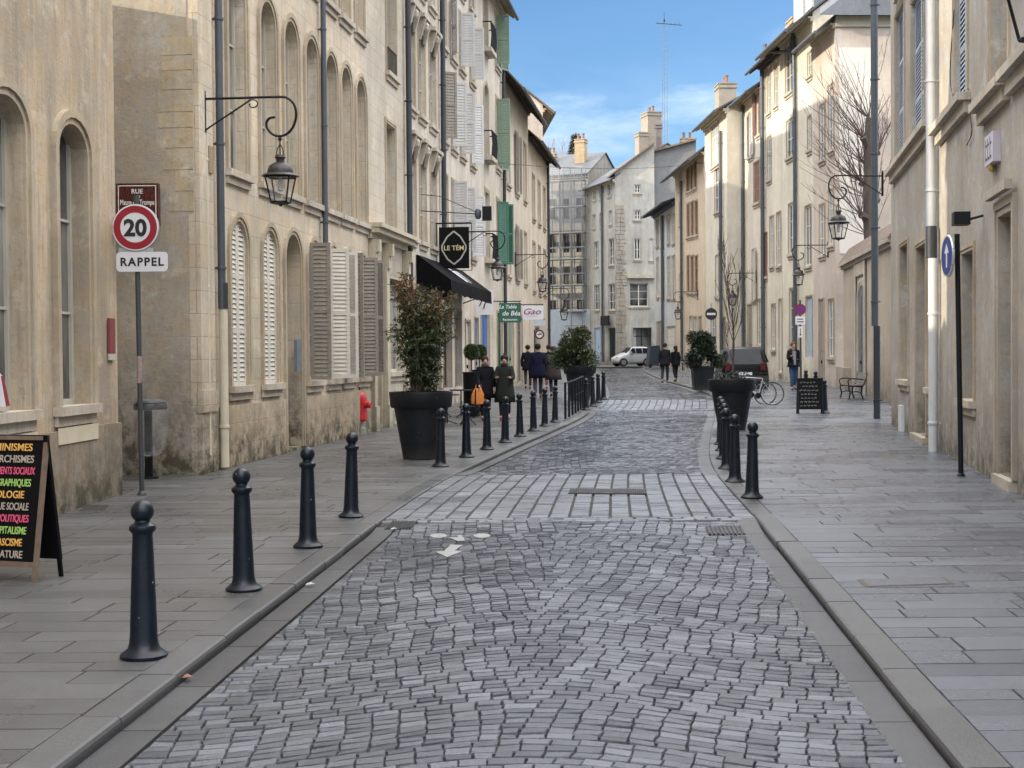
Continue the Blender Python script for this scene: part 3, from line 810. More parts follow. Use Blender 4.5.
f.opening(f.S(481),f.S(489),.1,2.9,style='d',fm=M_blue,sur=.12,sill=False,dep=.12)
f.opening(f.S(497),f.S(502),.1,3.0,style='shop',fm=M_green,sur=.1,sill=False,dep=.1)
f.pipe(503,22,388,.07,M_dzinc); f.finish(eave=.55, rise=3.4, rm=M_btile)

g_ = Bld('deep_eaved_house', 'lower pale house whose dark roof overhangs the street on brackets, left before the bend', PL(505.3), PL(530), 12.75, 9, W_F)
for x in (509.5,518,526):
    s0 = g_.S(x)
    for z0,z1 in ((4.6,6.8),(8.3,10.8)): g_.opening(s0-.45,s0+.45,z0,z1,style='g',dep=.10,sur=.12,angs=(178,178) if x == 518 else None,shm=M_dshut)
g_.opening(g_.S(508),g_.S(513),.1,3.0,style='d',fm=M_lgreen,sur=.12,sill=False); g_.opening(g_.S(517),g_.S(522),.1,3.0,style='shop',fm=M_dshut,sur=.12,sill=False)
g_.finish(eave=.8, em=M_deave, rm=M_btile, rise=5)
h_ = Bld('red_tiled_house', 'last house on the left with a little red tiled hip above its eave', PL(530.3), PL(549), 11.6, 9, W_F)
for x in (534.5,540,545):
    s0 = h_.S(x)
    for z0,z1 in ((4.4,6.6),(7.8,9.8)): h_.opening(s0-.45,s0+.45,z0,z1,style='g',dep=.10,sur=.12)
h_.opening(h_.S(535),h_.S(539),.1,2.6,style='d',fm=M_dshut,sur=.12,sill=False)
h_.pipe(547.3,150,378,.07,M_dzinc); h_.finish(eave=.6, rm=M_tile, rise=4.0, em=M_deave)
h_.chimney(h_.L*.55, 1.6, 1.3, .9, 11.8, 14.2, M_zinc, 0)

k1 = Bld('bend_shade_house', 'unseen tall cream house past the bend on the left, added to shade the street end', (1.75,75), (.3,98), 14.5, 9, W_F)  # unseen row past the bend, added to cast shade over the street end
for q_ in range(8):
    for z_ in (1.2,4.6,8,11.3): k1.opening(1.5+q_*2.7,2.5+q_*2.7,z_,z_+1.9,sur=.1)
k1.finish(eave=.6, rise=3.6, rm=M_btile)
k2 = Bld('far_shade_house', 'unseen tall pale house past the bend behind the left row, added to shade the end house', (.2,98.5), (-1.2,115), 15.5, 10, W_E)  # out of view, added to keep the end house in shade
for q_ in range(6):
    for z_ in (1.2,4.6,8,11.3): k2.opening(1.2+q_*2.6,2.2+q_*2.6,z_,z_+1.9,sur=.1)
k2.finish(eave=.6, rise=5.5, rm=M_btile)
k3 = Bld('side_shade_house', 'unseen house left of the scaffolded house, added to shade it', (-14,123), (-3.5,122.5), 15, 9, W_D)  # out of view, added to hold low sun off the scaffolded house
for q_ in range(4):
    for z_ in (1.2,4.6,8,11.3): k3.opening(1.2+q_*2.4,2.2+q_*2.4,z_,z_+1.9,sur=.1)
k3.finish(eave=.5, rise=3, rm=M_btile)
# ------------------------------------------------------------------ right side of the street
W_R1 = wallmat('grey beige plaster', (.375,.372,.365), .85, .0, .4, 1.0, 1.1)
W_R2 = wallmat('rosy plaster', (.50,.45,.41), .3, 0, .25, .5)
W_R3 = wallmat('cream yellow plaster', (.60,.58,.50), .5, 0, .35, .55)
W_R5 = wallmat('cream plaster', (.58,.55,.48), .4, 0, .25, .4)
W_R6 = wallmat('pale yellow plaster', (.59,.565,.49), .4, 0, .2, .4)
W_R7 = wallmat('peach plaster', (.56,.48,.38), .4, .2, .3, .4)
W_R8 = wallmat('white plaster', (.47,.50,.52), .4, 0, .3, .4)
R1 = Bld('plaster_house', 'grey beige plaster house nearest on the right with closed blue grey shutters', (8.997,33.2), (3.9,4), 12.2, 9, W_R1)
for (x0,x1,y0,y1,k) in ((896,905,8,157,0),(912,925,-10,146,0),(955,968,-60,98,0),(991,1009,-150,86,1)):
    if k == 0: R1.win(x0,x1,y0,y1,style='c',shm=M_bshut,dep=.18,sur=.10,sill=False)
    else: R1.win(x0,x1,y0,y1,style='g',dep=.3,sur=.12,gm=simple('closed blinds', (.42,.43,.42), .7, 0, .1, 2),sill=False)
for (xa,ya,xb,yb) in ((893,170,933,132),(940,131,971,102),(983,112,1011,83),(1012,80,1060,30)):
    s0,z0 = R1.loc(xa,ya); s1,z1 = R1.loc(xb,yb); z = (z0+z1)/2; a0,a1 = min(s0,s1),max(s0,s1)
    MB().box(a0,a1,-.20,-.003,z-.02,z+.10).box(a0+.05,a1-.05,-.10,-.004,z-.20,z-.022).build('string_sill', M_sill, R1.root)
for s0 in (20.6,23.6,26): R1.opening(s0,s0+1.0,5.2,8.2,style='c',shm=M_bshut,dep=.18,sur=.1)
for s0 in (1.9,4.6,9.2,13.4,18,21): R1.opening(s0,s0+1.0,9.6,11.4,style='c',shm=M_bshut,dep=.18,sur=.1)
R1.win(900.5,908.5,245,380,style='g',dep=.22,sur=.12,gm=M_glassc)
R1.opening(R1.S(926.5),R1.S(917),.12,R1.Z(921,246),style='d',fm=M_dshut,dep=.34,sur=.12,sill=False)
R1.win(929.5,933.5,236,388,style='g',dep=.2,sur=.08,gm=M_glassc)
R1.win(962.5,974.5,252,400,style='g',dep=.26,sur=.12,gm=M_glassc)
R1.opening(R1.S(1014.5),R1.S(1000.5),.14,R1.Z(1007,214),style='d',fm=M_inner,dep=.5,sur=.2,sill=False,sm=M_stoneg,proud=.06)
MB().box(R1.S(1017),R1.S(999),-.10,.45,-.2,.13).build('doorstep', M_sill, R1.root)
MB().box(R1.S(928),R1.S(915.5),-.12,.32,-.2,.115).build('doorstep', M_sill, R1.root)
z = R1.Z(1007,195); MB().box(R1.S(1018),R1.S(997),-.16,-.07,z,z+.12).build('door_cornice', M_stoneg, R1.root)
for s0 in (20.3,23.4): R1.opening(s0,s0+1.0,1.2,3.6,style='g',dep=.3,sur=.14)
R1.pipe(880.5,-200,326,.09,M_zinc); R1.pipe(882.5,326,425,.085,M_dzinc)
R1.pipe(939,-200,226,.085,M_wpipe); R1.pipe(940,226,258,.095,M_dzinc,'pipe_sleeve'); R1.pipe(941,258,459,.08,M_wpipe)
x,z = R1.loc(903,421); MB().box(x-.33,x+.33,-.07,-.003,z-.30,z+.34).build('meter_box', simple('white enamel', (.58,.59,.60), .45, 0, .08), R1.root)
x,z = R1.loc(984,219); q = MB(); q.box(x-.14,x+.14,-.42,-.20,z-.08,z+.1); q.tube([(x,-.2,z),(x,-.01,z+.05)], .02, 6); q.build('floodlight', M_iron, R1.root)
q = MB(); x0,zz = R1.loc(948,40); pts = [R1.loc(*p) for p in ((956,10),(952,70),(955,95),(968,102),(974,130),(969,145))]
q.tube(catmull([(s_,-.03,z_) for s_,z_ in pts], 4), .008, 5); q.build('loose_cable', M_iron, R1.root)
R1.finish(eave=.4, rise=3)

GW = Bld('garden_wall', 'high beige garden wall with a tiled coping and an arched door beyond the bench', (12.8,54), (11.35,41.6), 5.0, .45, wallmat('garden wall plaster', (.40,.36,.31), .6, 0, .2, .6), cat='wall', z0=.25)
GW.opening(GW.S(866)-.1,GW.S(858)+.1,.05,GW.Z(862,285),arch=.55,style='d',fm=simple('grey door', (.11,.12,.125), .6),sur=.25,dep=.05,sill=False,sm=M_sill,seg=12)
q = MB(); s0,s1 = GW.S(866.5)-.2,GW.S(856.5)+.2; q.box(s0,s0+.3,-.08,-.04,0,4.6); q.box(s1-.3,s1,-.08,-.04,0,4.6); q.box(s0+.3,s1-.3,-.06,-.036,GW.Z(862,285)+.35,4.6); q.build('door_panel_surround', M_sill, GW.root)
GW.finish(eave=.16, rise=.32, gut=False, cornice=True, rm=M_btile, em=M_stoneg)
MB().box(.02,2.2,-.3,-.003,-.4,.9).build('buttress', M_stoneg, GW.root)

def PR(x, dx=0):
    k = (x-512)/1400.; d = (14.86-dx)/(k+.04); return (k*d, d)
def facade(name, label, xa, xb, H, wm, wins, D=9, dx=0, **k):
    """xa = far edge, xb = near edge in the picture"""
    B_ = Bld(name, label, PR(xa, dx), PR(xb, dx), H, D, wm)
    for w_ in wins:
        kk = dict(style='g', dep=.07, sur=.09); kk.update(w_[4] if len(w_) > 4 else {})
        B_.win(*w_[:4], **kk)
    return B_
OR = dict(fm=simple('orange brown window paint', (.25,.14,.08), .6))
BL = dict(style='c', shm=M_lblue, dep=.1, sill=False)
R2 = facade('corner_house', 'rosy plastered corner house with a steep slate roof above the garden wall and bare tree', 814, 836, 14.35, W_R2,
    [(829,834,300,357,{}),(819.5,824,300,388,dict(style='d',fm=M_dshut,sill=False)),(820,825,205,255),(829,833.5,190,245),(820,825,105,160),(829,834,85,150)], D=11, rise=4)
sd = MB(); sd.box(-.0,.0,0,0,0,0) if False else None
R2.finish(eave=.75, rise=4.6)
q = MB(); q.box(R2.L+.003,R2.L+.10,-.0,9,14.0,14.25); q.box(R2.L+.003,R2.L+.16,0,9,14.252,14.4); q.build('side_cornice', M_eave, R2.root)
q = MB(); L = R2.L; q.box(L+.003,L+.03,.15,1.4,5.2,13.2); q.build('pale_render_panel', simple('pale render patch', (.62,.58,.51), .9, 0, .15, 2), R2.root)
# steep hip above the side wall
q = MB(); D = 11; q.add([(L+.5,-.75,14.35),(L+.5,D,14.35),(L-1.8,D/2,19.2),(L-1.8,-.1,15.2)], [(0,1,2,3)]); q.build('roof_hip', M_slate, R2.root)
R3 = facade('yellow_house', 'cream yellow house with a broad wooden eave and a swan necked downpipe', 783, 814, 15.4, W_R3,
    [(786,793,43,93),(787,794,120,157),(789,795,204,254),(790,796,289,346),(808,812,53,76),(808,811.5,117,150),(805.5,811.5,206,266,dict(sur=.07)),(806.5,812.5,297,357,BL)], dx=0)
x0,z0 = R3.loc(797,60); q = MB(); q.tube(catmull([(x0-2.0,-.95,15.1),(x0-1.8,-.9,14.75),(x0-.3,-.3,14.35),(x0,-.13,14.0),(x0,-.13,.1)],6), .085, 8); q.build('downpipe', M_zinc, R3.root, True)
R3.finish(eave=1.1, rise=3.4, em=M_eave, rm=M_slate)
q = MB(); q.box(.5,3.4,1.0,3.0,16.0,18.4); dm = q.build('dormer', M_zinc, R3.root); MB().box(.8,1.9,.9,.998,16.5,18.0).build('dormer_window', M_gshut, dm)
R3.chimney(5.2,3,1.3,.9,16.5,19.6)
R4 = facade('ochre_house', 'narrow pale yellow house with two tall sunlit windows on each floor and a dark eave', 763, 782.7, 15.2, W_R3,
    [(767.6,771,66,113),(774.7,778,60,106),(767.8,771.3,137,180),(770.3,774,217,266),(777,781,213,266),(772,775.5,305,350),(779.5,782,300,372),(764,767.6,233,277,dict(shm=M_red,style='c',sur=.05))])
R4.pipe(766.3,70,380,.10,M_zinc); R4.finish(eave=.7, em=M_deave, rise=3.2)
R4.chimney(3.4,1.6,1.7,1.3,15.6,19.2,simple('white chimney render', (.55,.53,.5), .8),1); R4.chimney(.6,2.2,1.0,1.0,15.6,18.4)
R5 = facade('red_shutter_house', 'cream house with brown red shutters high on its facade', 745, 762.6, 14.3, W_R5,
    [(749,753,113,157,dict(angs=(178,178),shm=M_gshut)),(757,761,89,135,dict(angs=(178,178),shm=M_red)),(754,760,162,203,dict(style='c',shm=M_red,dep=.05)),(752.5,756,250,300,dict(angs=(None,175),shm=M_wshut)),(758,762,300,345),(748,752,305,372,dict(style='d',fm=M_dshut,sill=False))])
R5.finish(eave=.7, rise=3); R5.chimney(2.8,2.2,1.3,1.0,14.6,17.6); R5.pipe(745.8,105,380,.08,M_zinc)
R6 = facade('jutting_house', 'pale yellow house that juts forward, its blank sunlit end wall facing down the street', 706, 728, 13.9, W_R6,
    [(711.5,719,122,166,dict(style='c',shm=M_gshut,dep=.06)),(715,720,167,212,dict(style='g')),(719,721.5,254,297,dict(angs=(None,None))),(716,718.7,256,296,dict(style='c',shm=M_wshut,dep=.04)),(712,716,315,352),(722,726,318,375,dict(style='d',fm=M_dshut,sill=False))], D=9.5, dx=.9)
R6.finish(eave=.6, rise=2.6); R6.pipe(724,130,375,.09,M_zinc); R6.chimney(4.5,3.4,1.2,.8,15.0,17.4)
R7 = facade('peach_house', 'peach house with rows of three orange brown windows far down the right side', 676, 705.5, 13.3, W_R7,
    [(679.5,682,170,190),(686.6,689.4,165,192,OR),(690.4,692.8,163,190,OR),(694,696.8,160,188,OR),(679.5,682,203,225),(687,689.7,204,237,OR),(691,693.8,202,236,OR),(695,698,201,235,OR),(687,689.7,256,292,OR),(691,693.8,256,292,OR),(695,698,256,292,OR),(679.5,682,275,300),(690,692.5,317,330),(694,697,317,331),(699,702,317,372,dict(style='d',fm=M_dshut,sill=False))])
R7.finish(eave=.9, rise=3.4); R7.pipe(684,180,370,.09,M_zinc); R7.chimney(6.5,2.2,1.3,1.1,13.6,17.9,simple('brown chimney render', (.27,.235,.19), .9, 0, .3, 3))
R8 = facade('low_white_house', 'lower white house with a thin grey eave next to the end of the street', 655, 675.7, 11.4, W_R8,
    [(656.5,658.8,218,246),(661,663.5,218,247),(667.5,670,216,243),(672.4,675,215,243),(656.7,658.9,258,297),(661.3,664,258,297),(667.5,670.3,257,298),(672.2,675,256,298),(667.5,675,327,354,dict(style='c',shm=M_wshut,dep=.06)),(657,662,322,366,dict(style='d',fm=M_dshut,sill=False))], D=7)
R8.finish(eave=.9, rise=1.2, em=M_zinc); R8.pipe(664.8,215,368,.1,M_zinc)
# ------------------------------------------------------------------ the end of the street
W_E1g = wallmat('grey trim stone', (.38,.385,.37), .3, 0, .5, .6)
W_E1 = wallmat('white grey end house', (.42,.43,.42), .7, 0, .5, .7)
E1 = Bld('end_house', 'pale grey house closing the street with a rubble stone corner and dark shop', (8.35,112), (11.5,112.2), 15.3, 10, W_E1)
for w_ in ((634.7,640,185,193,dict(sur=.12)),(634.7,640,210.6,219.6,dict(sur=.12)),(634.5,640,239,259.5,dict(sur=.15)),(650,652.7,239,260,dict(sur=.1)),(629.6,648,283.5,306.5,dict(sur=.12,dep=.18)),(633,651.5,328,366,dict(style='shop',fm=M_iron,sur=.1,sill=False,dep=.4))):
    E1.win(*w_[:4], sm=W_E1g, **w_[4])
x,z = E1.loc(641,277); MB().box(x-1.15,x+1.15,-.3,-.003,z-.1,z+.15).build('hood_mould', M_sill, E1.root)
q = MB(); rq = random.Random(9); z = .3
while z < 12.5:
    h = rq.uniform(.2,.42); x = .02
    for k in range(2):
        wq = rq.uniform(.25,.5); q.box(x,x+wq,-.05-rq.random()*.05,-.003,z,z+h-.03); x += wq+.03
    z += h
q.build('rubble_corner', wallmat('rubble stone', (.34,.335,.31), .7, 0, .7, 1.0), E1.root)
x,z = E1.loc(642,334); text('OPTIQUE' if False else 'BOUTIQUE', .3, M_letW, E1.root, (x,.35,z)) if False else None
E1.finish(slopetop=17.6, rm=M_btile)
E1s = Bld('end_house_wing', 'long white wing of the end house under a steep slate roof with a broad chimney', (6.4,118.8), (8.33,112.02), 14.9, 9, W_E1, cat='house')
for w_ in ((593.5,595.7,190,200),(600,602,188,199),(608,611,184,196),(593,595.2,215,228),(600,602.2,213,227),(609.3,612,211,224),(594.3,598.3,242,266),(609,614,239,265),(594.6,599.4,285,310),(609,615,284,310),(595,601,328,360,dict(style='d',fm=M_lblue,sill=False)),(609,616,328,361,dict(style='d',fm=M_iron,sill=False))):
    k = dict(sur=.08, sm=W_E1g); k.update(w_[4] if len(w_) > 4 else {}); E1s.win(*w_[:4], **k)
E1s.pipe(604.3,185,362,.09,M_zinc)
q = MB(); s0,z0 = E1s.loc(605,321); s1,_ = E1s.loc(613,321); q.box(s0,s1,-.4,-.3,z0-.4,z0+.4); q.build('shop_fascia', M_iron, E1s.root)
E1s.finish(eave=.5, rise=2.8, rm=simple('pale slate', (.075,.08,.088), .7, 0, .3, 3))
E1s.chimney(5.9,3.6,1.5,1.2,14.5,20.3,simple('brown chimney render', (.27,.235,.19), .9, 0, .3, 3),2); E1s.chimney(6.3,2.6,.9,.8,14.5,18.6,simple('brown chimney render', (.27,.235,.19), .9),0)
PW = Bld('grey_party_wall_house', 'tall house with a bare slate grey party wall rising behind the low white house', (11.52,112.6), (14.9,112.6), 17.0, 9, simple('grey slate hung wall', (.17,.17,.17), .85, 0, .3, 2), cat='house'); PW.finish(slopetop=17.9, rm=M_btile)
PW.chimney(.35,1.2,.75,.75,16.9,19.3,simple('dark chimney brick', (.16,.13,.12), .9),2)
PW.chimney(2.9,2.0,1.0,.9,17.0,18.3)
W_S = wallmat('scaffolded grey wall', (.27,.28,.28), .6, 0, .6, .8)
S = Bld('scaffolded_house', 'grey house under renovation wrapped in scaffolding at the end of the street', (1.6,121.5), (6.6,119.4), 16.2, 9, W_S)
for k in range(4):
    for z in (3.7,6.6,9.5,12.4): S.opening(.6+k*1.25,1.2+k*1.25,z,z+1.7,style='g',sur=.08,dep=.12,fm=M_dzinc,sm=W_S,sill=False)
S.finish(eave=.3, rise=2.2, rm=simple('pale slate', (.075,.08,.088), .7)); S.chimney(3.9,2.5,.9,.8,16.6,19.4); S.chimney(1.0,3.0,.7,.6,16.6,18.4)
sc_ = empty('scaffolding', (1.6,120.3,G(120)), atan2(-2.1,5.0), 'grey tube scaffolding with netting on top in front of the house under renovation', 'scaffolding')
q = MB(); 
for k in range(6):
    for y in (0,-.9): q.tube([(.1+k*1.0,y,0),(.1+k*1.0,y,16.4)], .045, 5)
for z in (2.2,4.4,6.6,8.8,11,13.2,15.4):
    for y in (0,-.9): q.tube([(0,y,z),(5.3,y,z)], .04, 5); q.tube([(0,y,z+1),(5.3,y,z+1)], .03, 5)
q.build('scaffold_tubes', simple('scaffold steel', (.20,.21,.22), .6, 0), sc_)
q = MB()
for z in (2.2,4.4,6.6,8.8,11,13.2,15.4): q.box(0,5.2,-.85,-.05,z+.04,z+.09)
q.build('scaffold_decks', M_wood, sc_)
mn = clearglass('safety netting', (.36,.375,.385), .95, .30); mn.node_tree.nodes['Principled BSDF'].inputs['Specular IOR Level'].default_value = 0
q = MB()
for k in range(5):
    q.add([(k*1.05,-1.0+.1*(k%2),11.2),(k*1.05+1.05,-1.0+.1*((k+1)%2),11.2),(k*1.05+1.05,-1.0+.1*((k+1)%2),16.6),(k*1.05,-1.0+.1*(k%2),16.6)], [(0,1,2,3)])
q.build('netting', mn, sc_)
ho = empty('site_hoarding', (2.6,118.2,G(118)), 0, 'pale blue grey metal hoarding panels below the scaffolding', 'hoarding')
q = MB()
for k in range(16):
    y = -.04 if k % 2 else 0; q.box(k*.25,k*.25+.249,y-.05,y,0,4.6)
q.build('panel', simple('hoarding blue grey', (.42,.47,.52), .5), ho)
# lattice mast
m_ = empty('antenna_mast', (13.0,118,15.5), 0, 'thin lattice radio mast standing over the roofs at the end of the street', 'antenna mast')
q = MB(); hm = 14.2
for sx_, sy_ in ((-.2,-.12),(.2,-.12),(0,.22)): q.tube([(sx_,sy_,0),(sx_,sy_,hm)], .016, 4)
for k in range(36):
    z = k*hm/36; q.tube([(-.2,-.12,z),(.2,-.12,z+.2),(0,.22,z+.39)], .009, 3)
q.build('lattice', simple('mast metal', (.10,.105,.11), .6), m_)
q = MB(); q.tube([(-.7,0,hm-.3),(1.5,0,hm-.5)], .03, 4)
for k in range(6): q.tube([(-.5+k*.35,-.3,hm-.35),(-.5+k*.35,.3,hm-.35)], .015, 3)
q.tube([(0,0,hm),(0,0,hm+.6)], .02, 4); q.box(-.05,.05,-.05,.05,hm-.2,hm); q.build('aerial', M_iron, m_)
# ------------------------------------------------------------------ bollards
prof = [(.135,0),(.138,.018),(.118,.035),(.092,.055),(.084,.085),(.080,.12),(.072,.35),(.062,.62),(.058,.715),(.060,.725),(.074,.738),(.078,.752),(.074,.768),(.058,.778),(.045,.788),(.043,.800)]
def bollard():
    r = empty('bollard', (0,0,0))
    m = MB(); m.lathe(prof, 20); m.build('post', M_bol, r, True)
    m = MB(); m.lathe([(.03,.792)]+[(.067*cos(a_),.85+.067*sin(a_)) for a_ in [radians(-60+15*k) for k in range(10)]]+[(.004,.917)], 20); m.build('ball_cap', M_bol, r, 'all')
    return r
bp = bollard(); used = False
def put_bollard(x, y, label, group):
    global used
    o = bp if not used else copy_tree(bp); used = True
    o.location = (x, y, G(y)-.001); o.rotation_euler = (radians(rr.uniform(-1.2,1.2)), radians(rr.uniform(-1.2,1.2)), rr.uniform(0,6))
    tag(o, label, 'bollard', group)
GB = 'ball topped bollards along the street'
orn = ['nearest','second','third','fourth']
near = ['large black bollard with a chipped ball top nearest the camera beside the left kerb','second black bollard from the camera along the left kerb','third black bollard from the camera along the left kerb','fourth black bollard on the left, last before the wide gap at the crossing']
pts = [(144,657),(244,590),(308,547),(351,517)]
for (px,py), lb in zip(pts, near): x,y,z = ground_at(px,py); put_bollard(x,y,lb,GB)
lb2 = ['black bollard standing right in front of the big shrub planter','black bollard just behind the shrub planter, first of the long left row','black bollard in front of the woman with the orange bag','black bollard in front of the person in the dark green coat','black bollard next to the person in the green coat, towards the street','black bollard in the left row between the green coat and the navy coat','black bollard nearest the feet of the walker in the navy coat','black bollard in front of the walker in the grey brown coat']
for (px,py), lb in zip([(440.5,466.6),(466.5,457.3),(487,449.5),(505,442.7),(520,436.4),(533.5,431),(544.8,426.3),(555,422.3)], lb2):
    x,y,z = ground_at(px,py); put_bollard(x,y,lb,GB)
for (px,py), lb in zip([(586,410),(593,406.5),(598.5,402.5),(603.5,399.5)], ['black bollard at the far end of the left railing','black bollard in front of the round hedge planter','black bollard near the end of the left row beside the hedge','last black bollard of the left row beyond the hedge planter']):
    x,y,z = ground_at(px,py); put_bollard(x,y,lb,GB)
for (px,py), lb in zip([(752,498),(735,482),(727,469),(724,459),(722.5,451),(721,444.5)], ['black bollard nearest the camera on the right pavement','second black bollard from the camera on the right','third black bollard of the right row, half behind the second','fourth black bollard of the right row before the planter','fifth black bollard of the right row close to the planter','black bollard beside the right planter, farthest of its row']):
    x,y,z = ground_at(px,py); put_bollard(x,y,lb,GB)
for (px,py), lb in zip([(825,413),(816,400),(806,398)], ['lone black bollard standing beside the right chalkboard','black bollard half hidden behind the right edge of the chalkboard','black bollard behind the left half of the chalkboard']):
    x,y,z = ground_at(px,py); put_bollard(x,y,lb,GB)
# ------------------------------------------------------------------ lanterns
def scroll(mb, pts, r=.018): mb.tube(catmull([(p[0],0,p[1]) for p in pts], 5), r, 6)
def lantern(L=1.15, flip=1):
    """bracket along +x from the wall at origin (arm height z=0)"""
    r = empty('wall_lantern', (0,0,0))
    m = MB(); m.box(-.02,.02,-.025,.025,-.50,.08); m.lathe([(.012,.08),(.03,.10),(.012,.14)], 8)
    c = [(.0,0),(L*.5,0),(L,0),(L+.13,-.03),(L+.22,-.12),(L+.25,-.27),(L+.21,-.43),(L+.12,-.54),(L,-.58),(L-.11,-.55),(L-.19,-.46),(L-.20,-.37),(L-.15,-.31),(L-.07,-.30)]
    scroll(m, c, .020)
    m.tube([(0,0,-.47),(L*.62,0,-.03)], .013, 6)
    scroll(m, [(L*.62,-.03),(L*.68,-.04),(L*.71,-.09),(L*.68,-.14),(L*.62,-.14),(L*.60,-.09)], .010)
    m.build('bracket', M_iron, r, True)
    m = MB(); x = L
    m.lathe([(.02,-.60),(.035,-.62),(.02,-.645)], 8, (x,0,0)); m.tube([(x,0,-.58),(x,0,-.88)], .010, 6)
    for sg in (-1,1): m.tube(catmull([(x,0,-.70),(x+sg*.045,0,-.78),(x+sg*.05,0,-.86),(x+sg*.04,0,-.90)],4), .008, 5)
    m.build('hanger', M_iron, r, True)
    q = empty('x', (0,0,0)); bpy.data.objects.remove(q)
    m = MB(); rt = pi/4
    m.lathe([(.07,-.86),(.085,-.90),(.06,-.92),(.06,-.96),(.10,-.98),(.165,-1.02),(.195,-1.09),(.20,-1.13),(.27,-1.155),(.285,-1.175),(.22,-1.18)], 12, (x,0,0)); hd = m.build('lantern_roof', simple('bronzed iron', (.030,.026,.024), .45, .3, .4, 8), r, True)
    t, bt, zt, zb = .215, .135, -1.185, -1.56
    m = MB(); P = []
    for k in range(4):
        a_ = pi/4+k*pi/2; P.append(((x+cos(a_)*t*1.2, sin(a_)*t*1.2, zt), (x+cos(a_)*bt*1.2, sin(a_)*bt*1.2, zb)))
    for p,q_ in P: m.tube([p,q_], .013, 5)
    for k in range(4): m.tube([P[k][1],P[(k+1)%4][1]], .015, 5); m.tube([P[k][0],P[(k+1)%4][0]], .015, 5)
    m.lathe([(.02,-1.62),(.03,-1.60),(.16,-1.575),(.16,-1.565)], 8, (x,0,0)); m.build('lantern_frame', M_iron, r)
    m = MB()
    for k in range(4): m.quad(P[k][1],P[(k+1)%4][1],P[(k+1)%4][0],P[k][0])
    m.build('glass', M_lamp, r)
    m = MB(); m.lathe([(.02,-1.18),(.03,-1.24),(.045,-1.27),(.045,-1.38),(.02,-1.40)], 8, (x,0,0)); m.build('bulb', simple('frosted bulb', (.6,.6,.55), .3), r, True)
    return r
lp = lantern(); first = [True]
def put_lantern(wx, wy, z, rz, label, s=1.0):
    o = lp if first[0] else copy_tree(lp); first[0] = False
    o.location = (wx, wy, z); o.rotation_euler = (0,0,rz); o.scale = (s,s,s)
    tag(o, label, 'street lantern', 'wall lanterns on scrolled brackets')
x_,y_ = PL(202); put_lantern(-4.56, 20.98, at_depth(203,99,20.98).z, radians(-6), 'large black wall lantern on a scrolled bracket at the corner of the long stone house')
for px, z, lb in ((462,5.7,'black wall lantern hanging just right of the square black restaurant sign'),(515.5,5.95,'black wall lantern hanging above the white hanging sign on the left side'),(541,5.0,'far black wall lantern at the end of the left houses')):
    x,y = PL(px); put_lantern(x+.03,y,z,radians(-7),lb)
def onR1(px): s_ = R1.S(px); p = R1.A+R1.e*s_; return p.x, p.y
x,y = onR1(884); put_lantern(x-.03,y-.0,at_depth(880,176,y).z,pi+radians(8),'black wall lantern on a long scrolled bracket in front of the bare tree')
s_ = 33.2-12.9; p = R1.A+R1.e*(23.3); put_lantern(p.x-.03,p.y,5.55,pi+radians(8),'black wall lantern cut by the upper right edge of the picture')
x,y = PR(829); put_lantern(x-.03,y,at_depth(829,245,y).z,pi-radians(3),'black wall lantern just above the round no parking sign')
x,y = PR(757); put_lantern(x-.03,y,at_depth(757,273,y).z,pi-radians(3),'black wall lantern above the parked dark car')
x,y = PR(704,.4); put_lantern(x-.4,y-.5,at_depth(704,292,y).z,pi-radians(3),'farthest black wall lantern on the right, before the peach house')
# ------------------------------------------------------------------ signs
M_signred = simple('sign red', (.27,.008,.02), .4, 0, .06, 5, 0)
M_signblue = simple('sign blue', (.015,.035,.20), .4, 0, .1, 5, 0)
M_signW = simple('sign white', (.66,.66,.68), .4, 0, .04, 5, 0)
def disc(mb, r0_, r1_, y, n=40, t=.002):
    vs = []
    for k in range(n):
        a_ = 2*pi*k/n; vs += [(cos(a_)*r0_,y,sin(a_)*r0_),(cos(a_)*r1_,y,sin(a_)*r1_)]
    fs = [(2*k,2*k+1,(2*k+3)%(2*n),(2*k+2)%(2*n)) for k in range(n)]
    mb.add(vs, fs)
def rrect(mb, w_, h_, y0, y1, rad, zc=0, n=5):
    P = []
    for cx,cz,a0 in ((w_/2-rad,h_/2-rad,0),(-w_/2+rad,h_/2-rad,90),(-w_/2+rad,-h_/2+rad,180),(w_/2-rad,-h_/2+rad,270)):
        for k in range(n+1): a_ = radians(a0+90*k/n); P.append((cx+cos(a_)*rad, cz+sin(a_)*rad+zc))
    m_ = len(P); mb.add([(p[0],y0,p[1]) for p in P]+[(p[0],y1,p[1]) for p in P], [tuple(range(m_))[::-1], tuple(range(m_,2*m_))]+[(k,(k+1)%m_,m_+(k+1)%m_,m_+k) for k in range(m_)])
x,y,z = ground_at(142,495)
sg = empty('speed_limit_sign', (x,y,z), 0, 'round red and white speed limit 20 sign with a RAPPEL plate on a dark pole', 'road sign')
zt = at_depth(137,195,y).z; xo = at_depth(136.5,228,y).x-x
m = MB(); m.tube([(0,0,0),(xo*.98,0,zt)], .032, 10); m.lathe([(.06,0),(.06,.02),(.034,.05)], 10); m.build('pole', simple('dark grey pole', (.05,.052,.055), .5, .1, .3), sg, True)
m = MB(); m.lathe([(.034,0),(.034,.34)], 10, (xo*.45,0,1.42)); m.build('sticker', simple('torn stickers', (.30,.22,.21), .7, 0, .9, 30), sg, True)
c = at_depth(136.6,228,y); R_ = 23.3/1400*y
dk = empty('x',(0,0,0)); bpy.data.objects.remove(dk)
m = MB(); m.lathe([(R_,-.02),(R_,.0),(R_*.97,.012)], 48); m.v = [(p[0],-p[2]-.05,p[1]) for p in m.v]
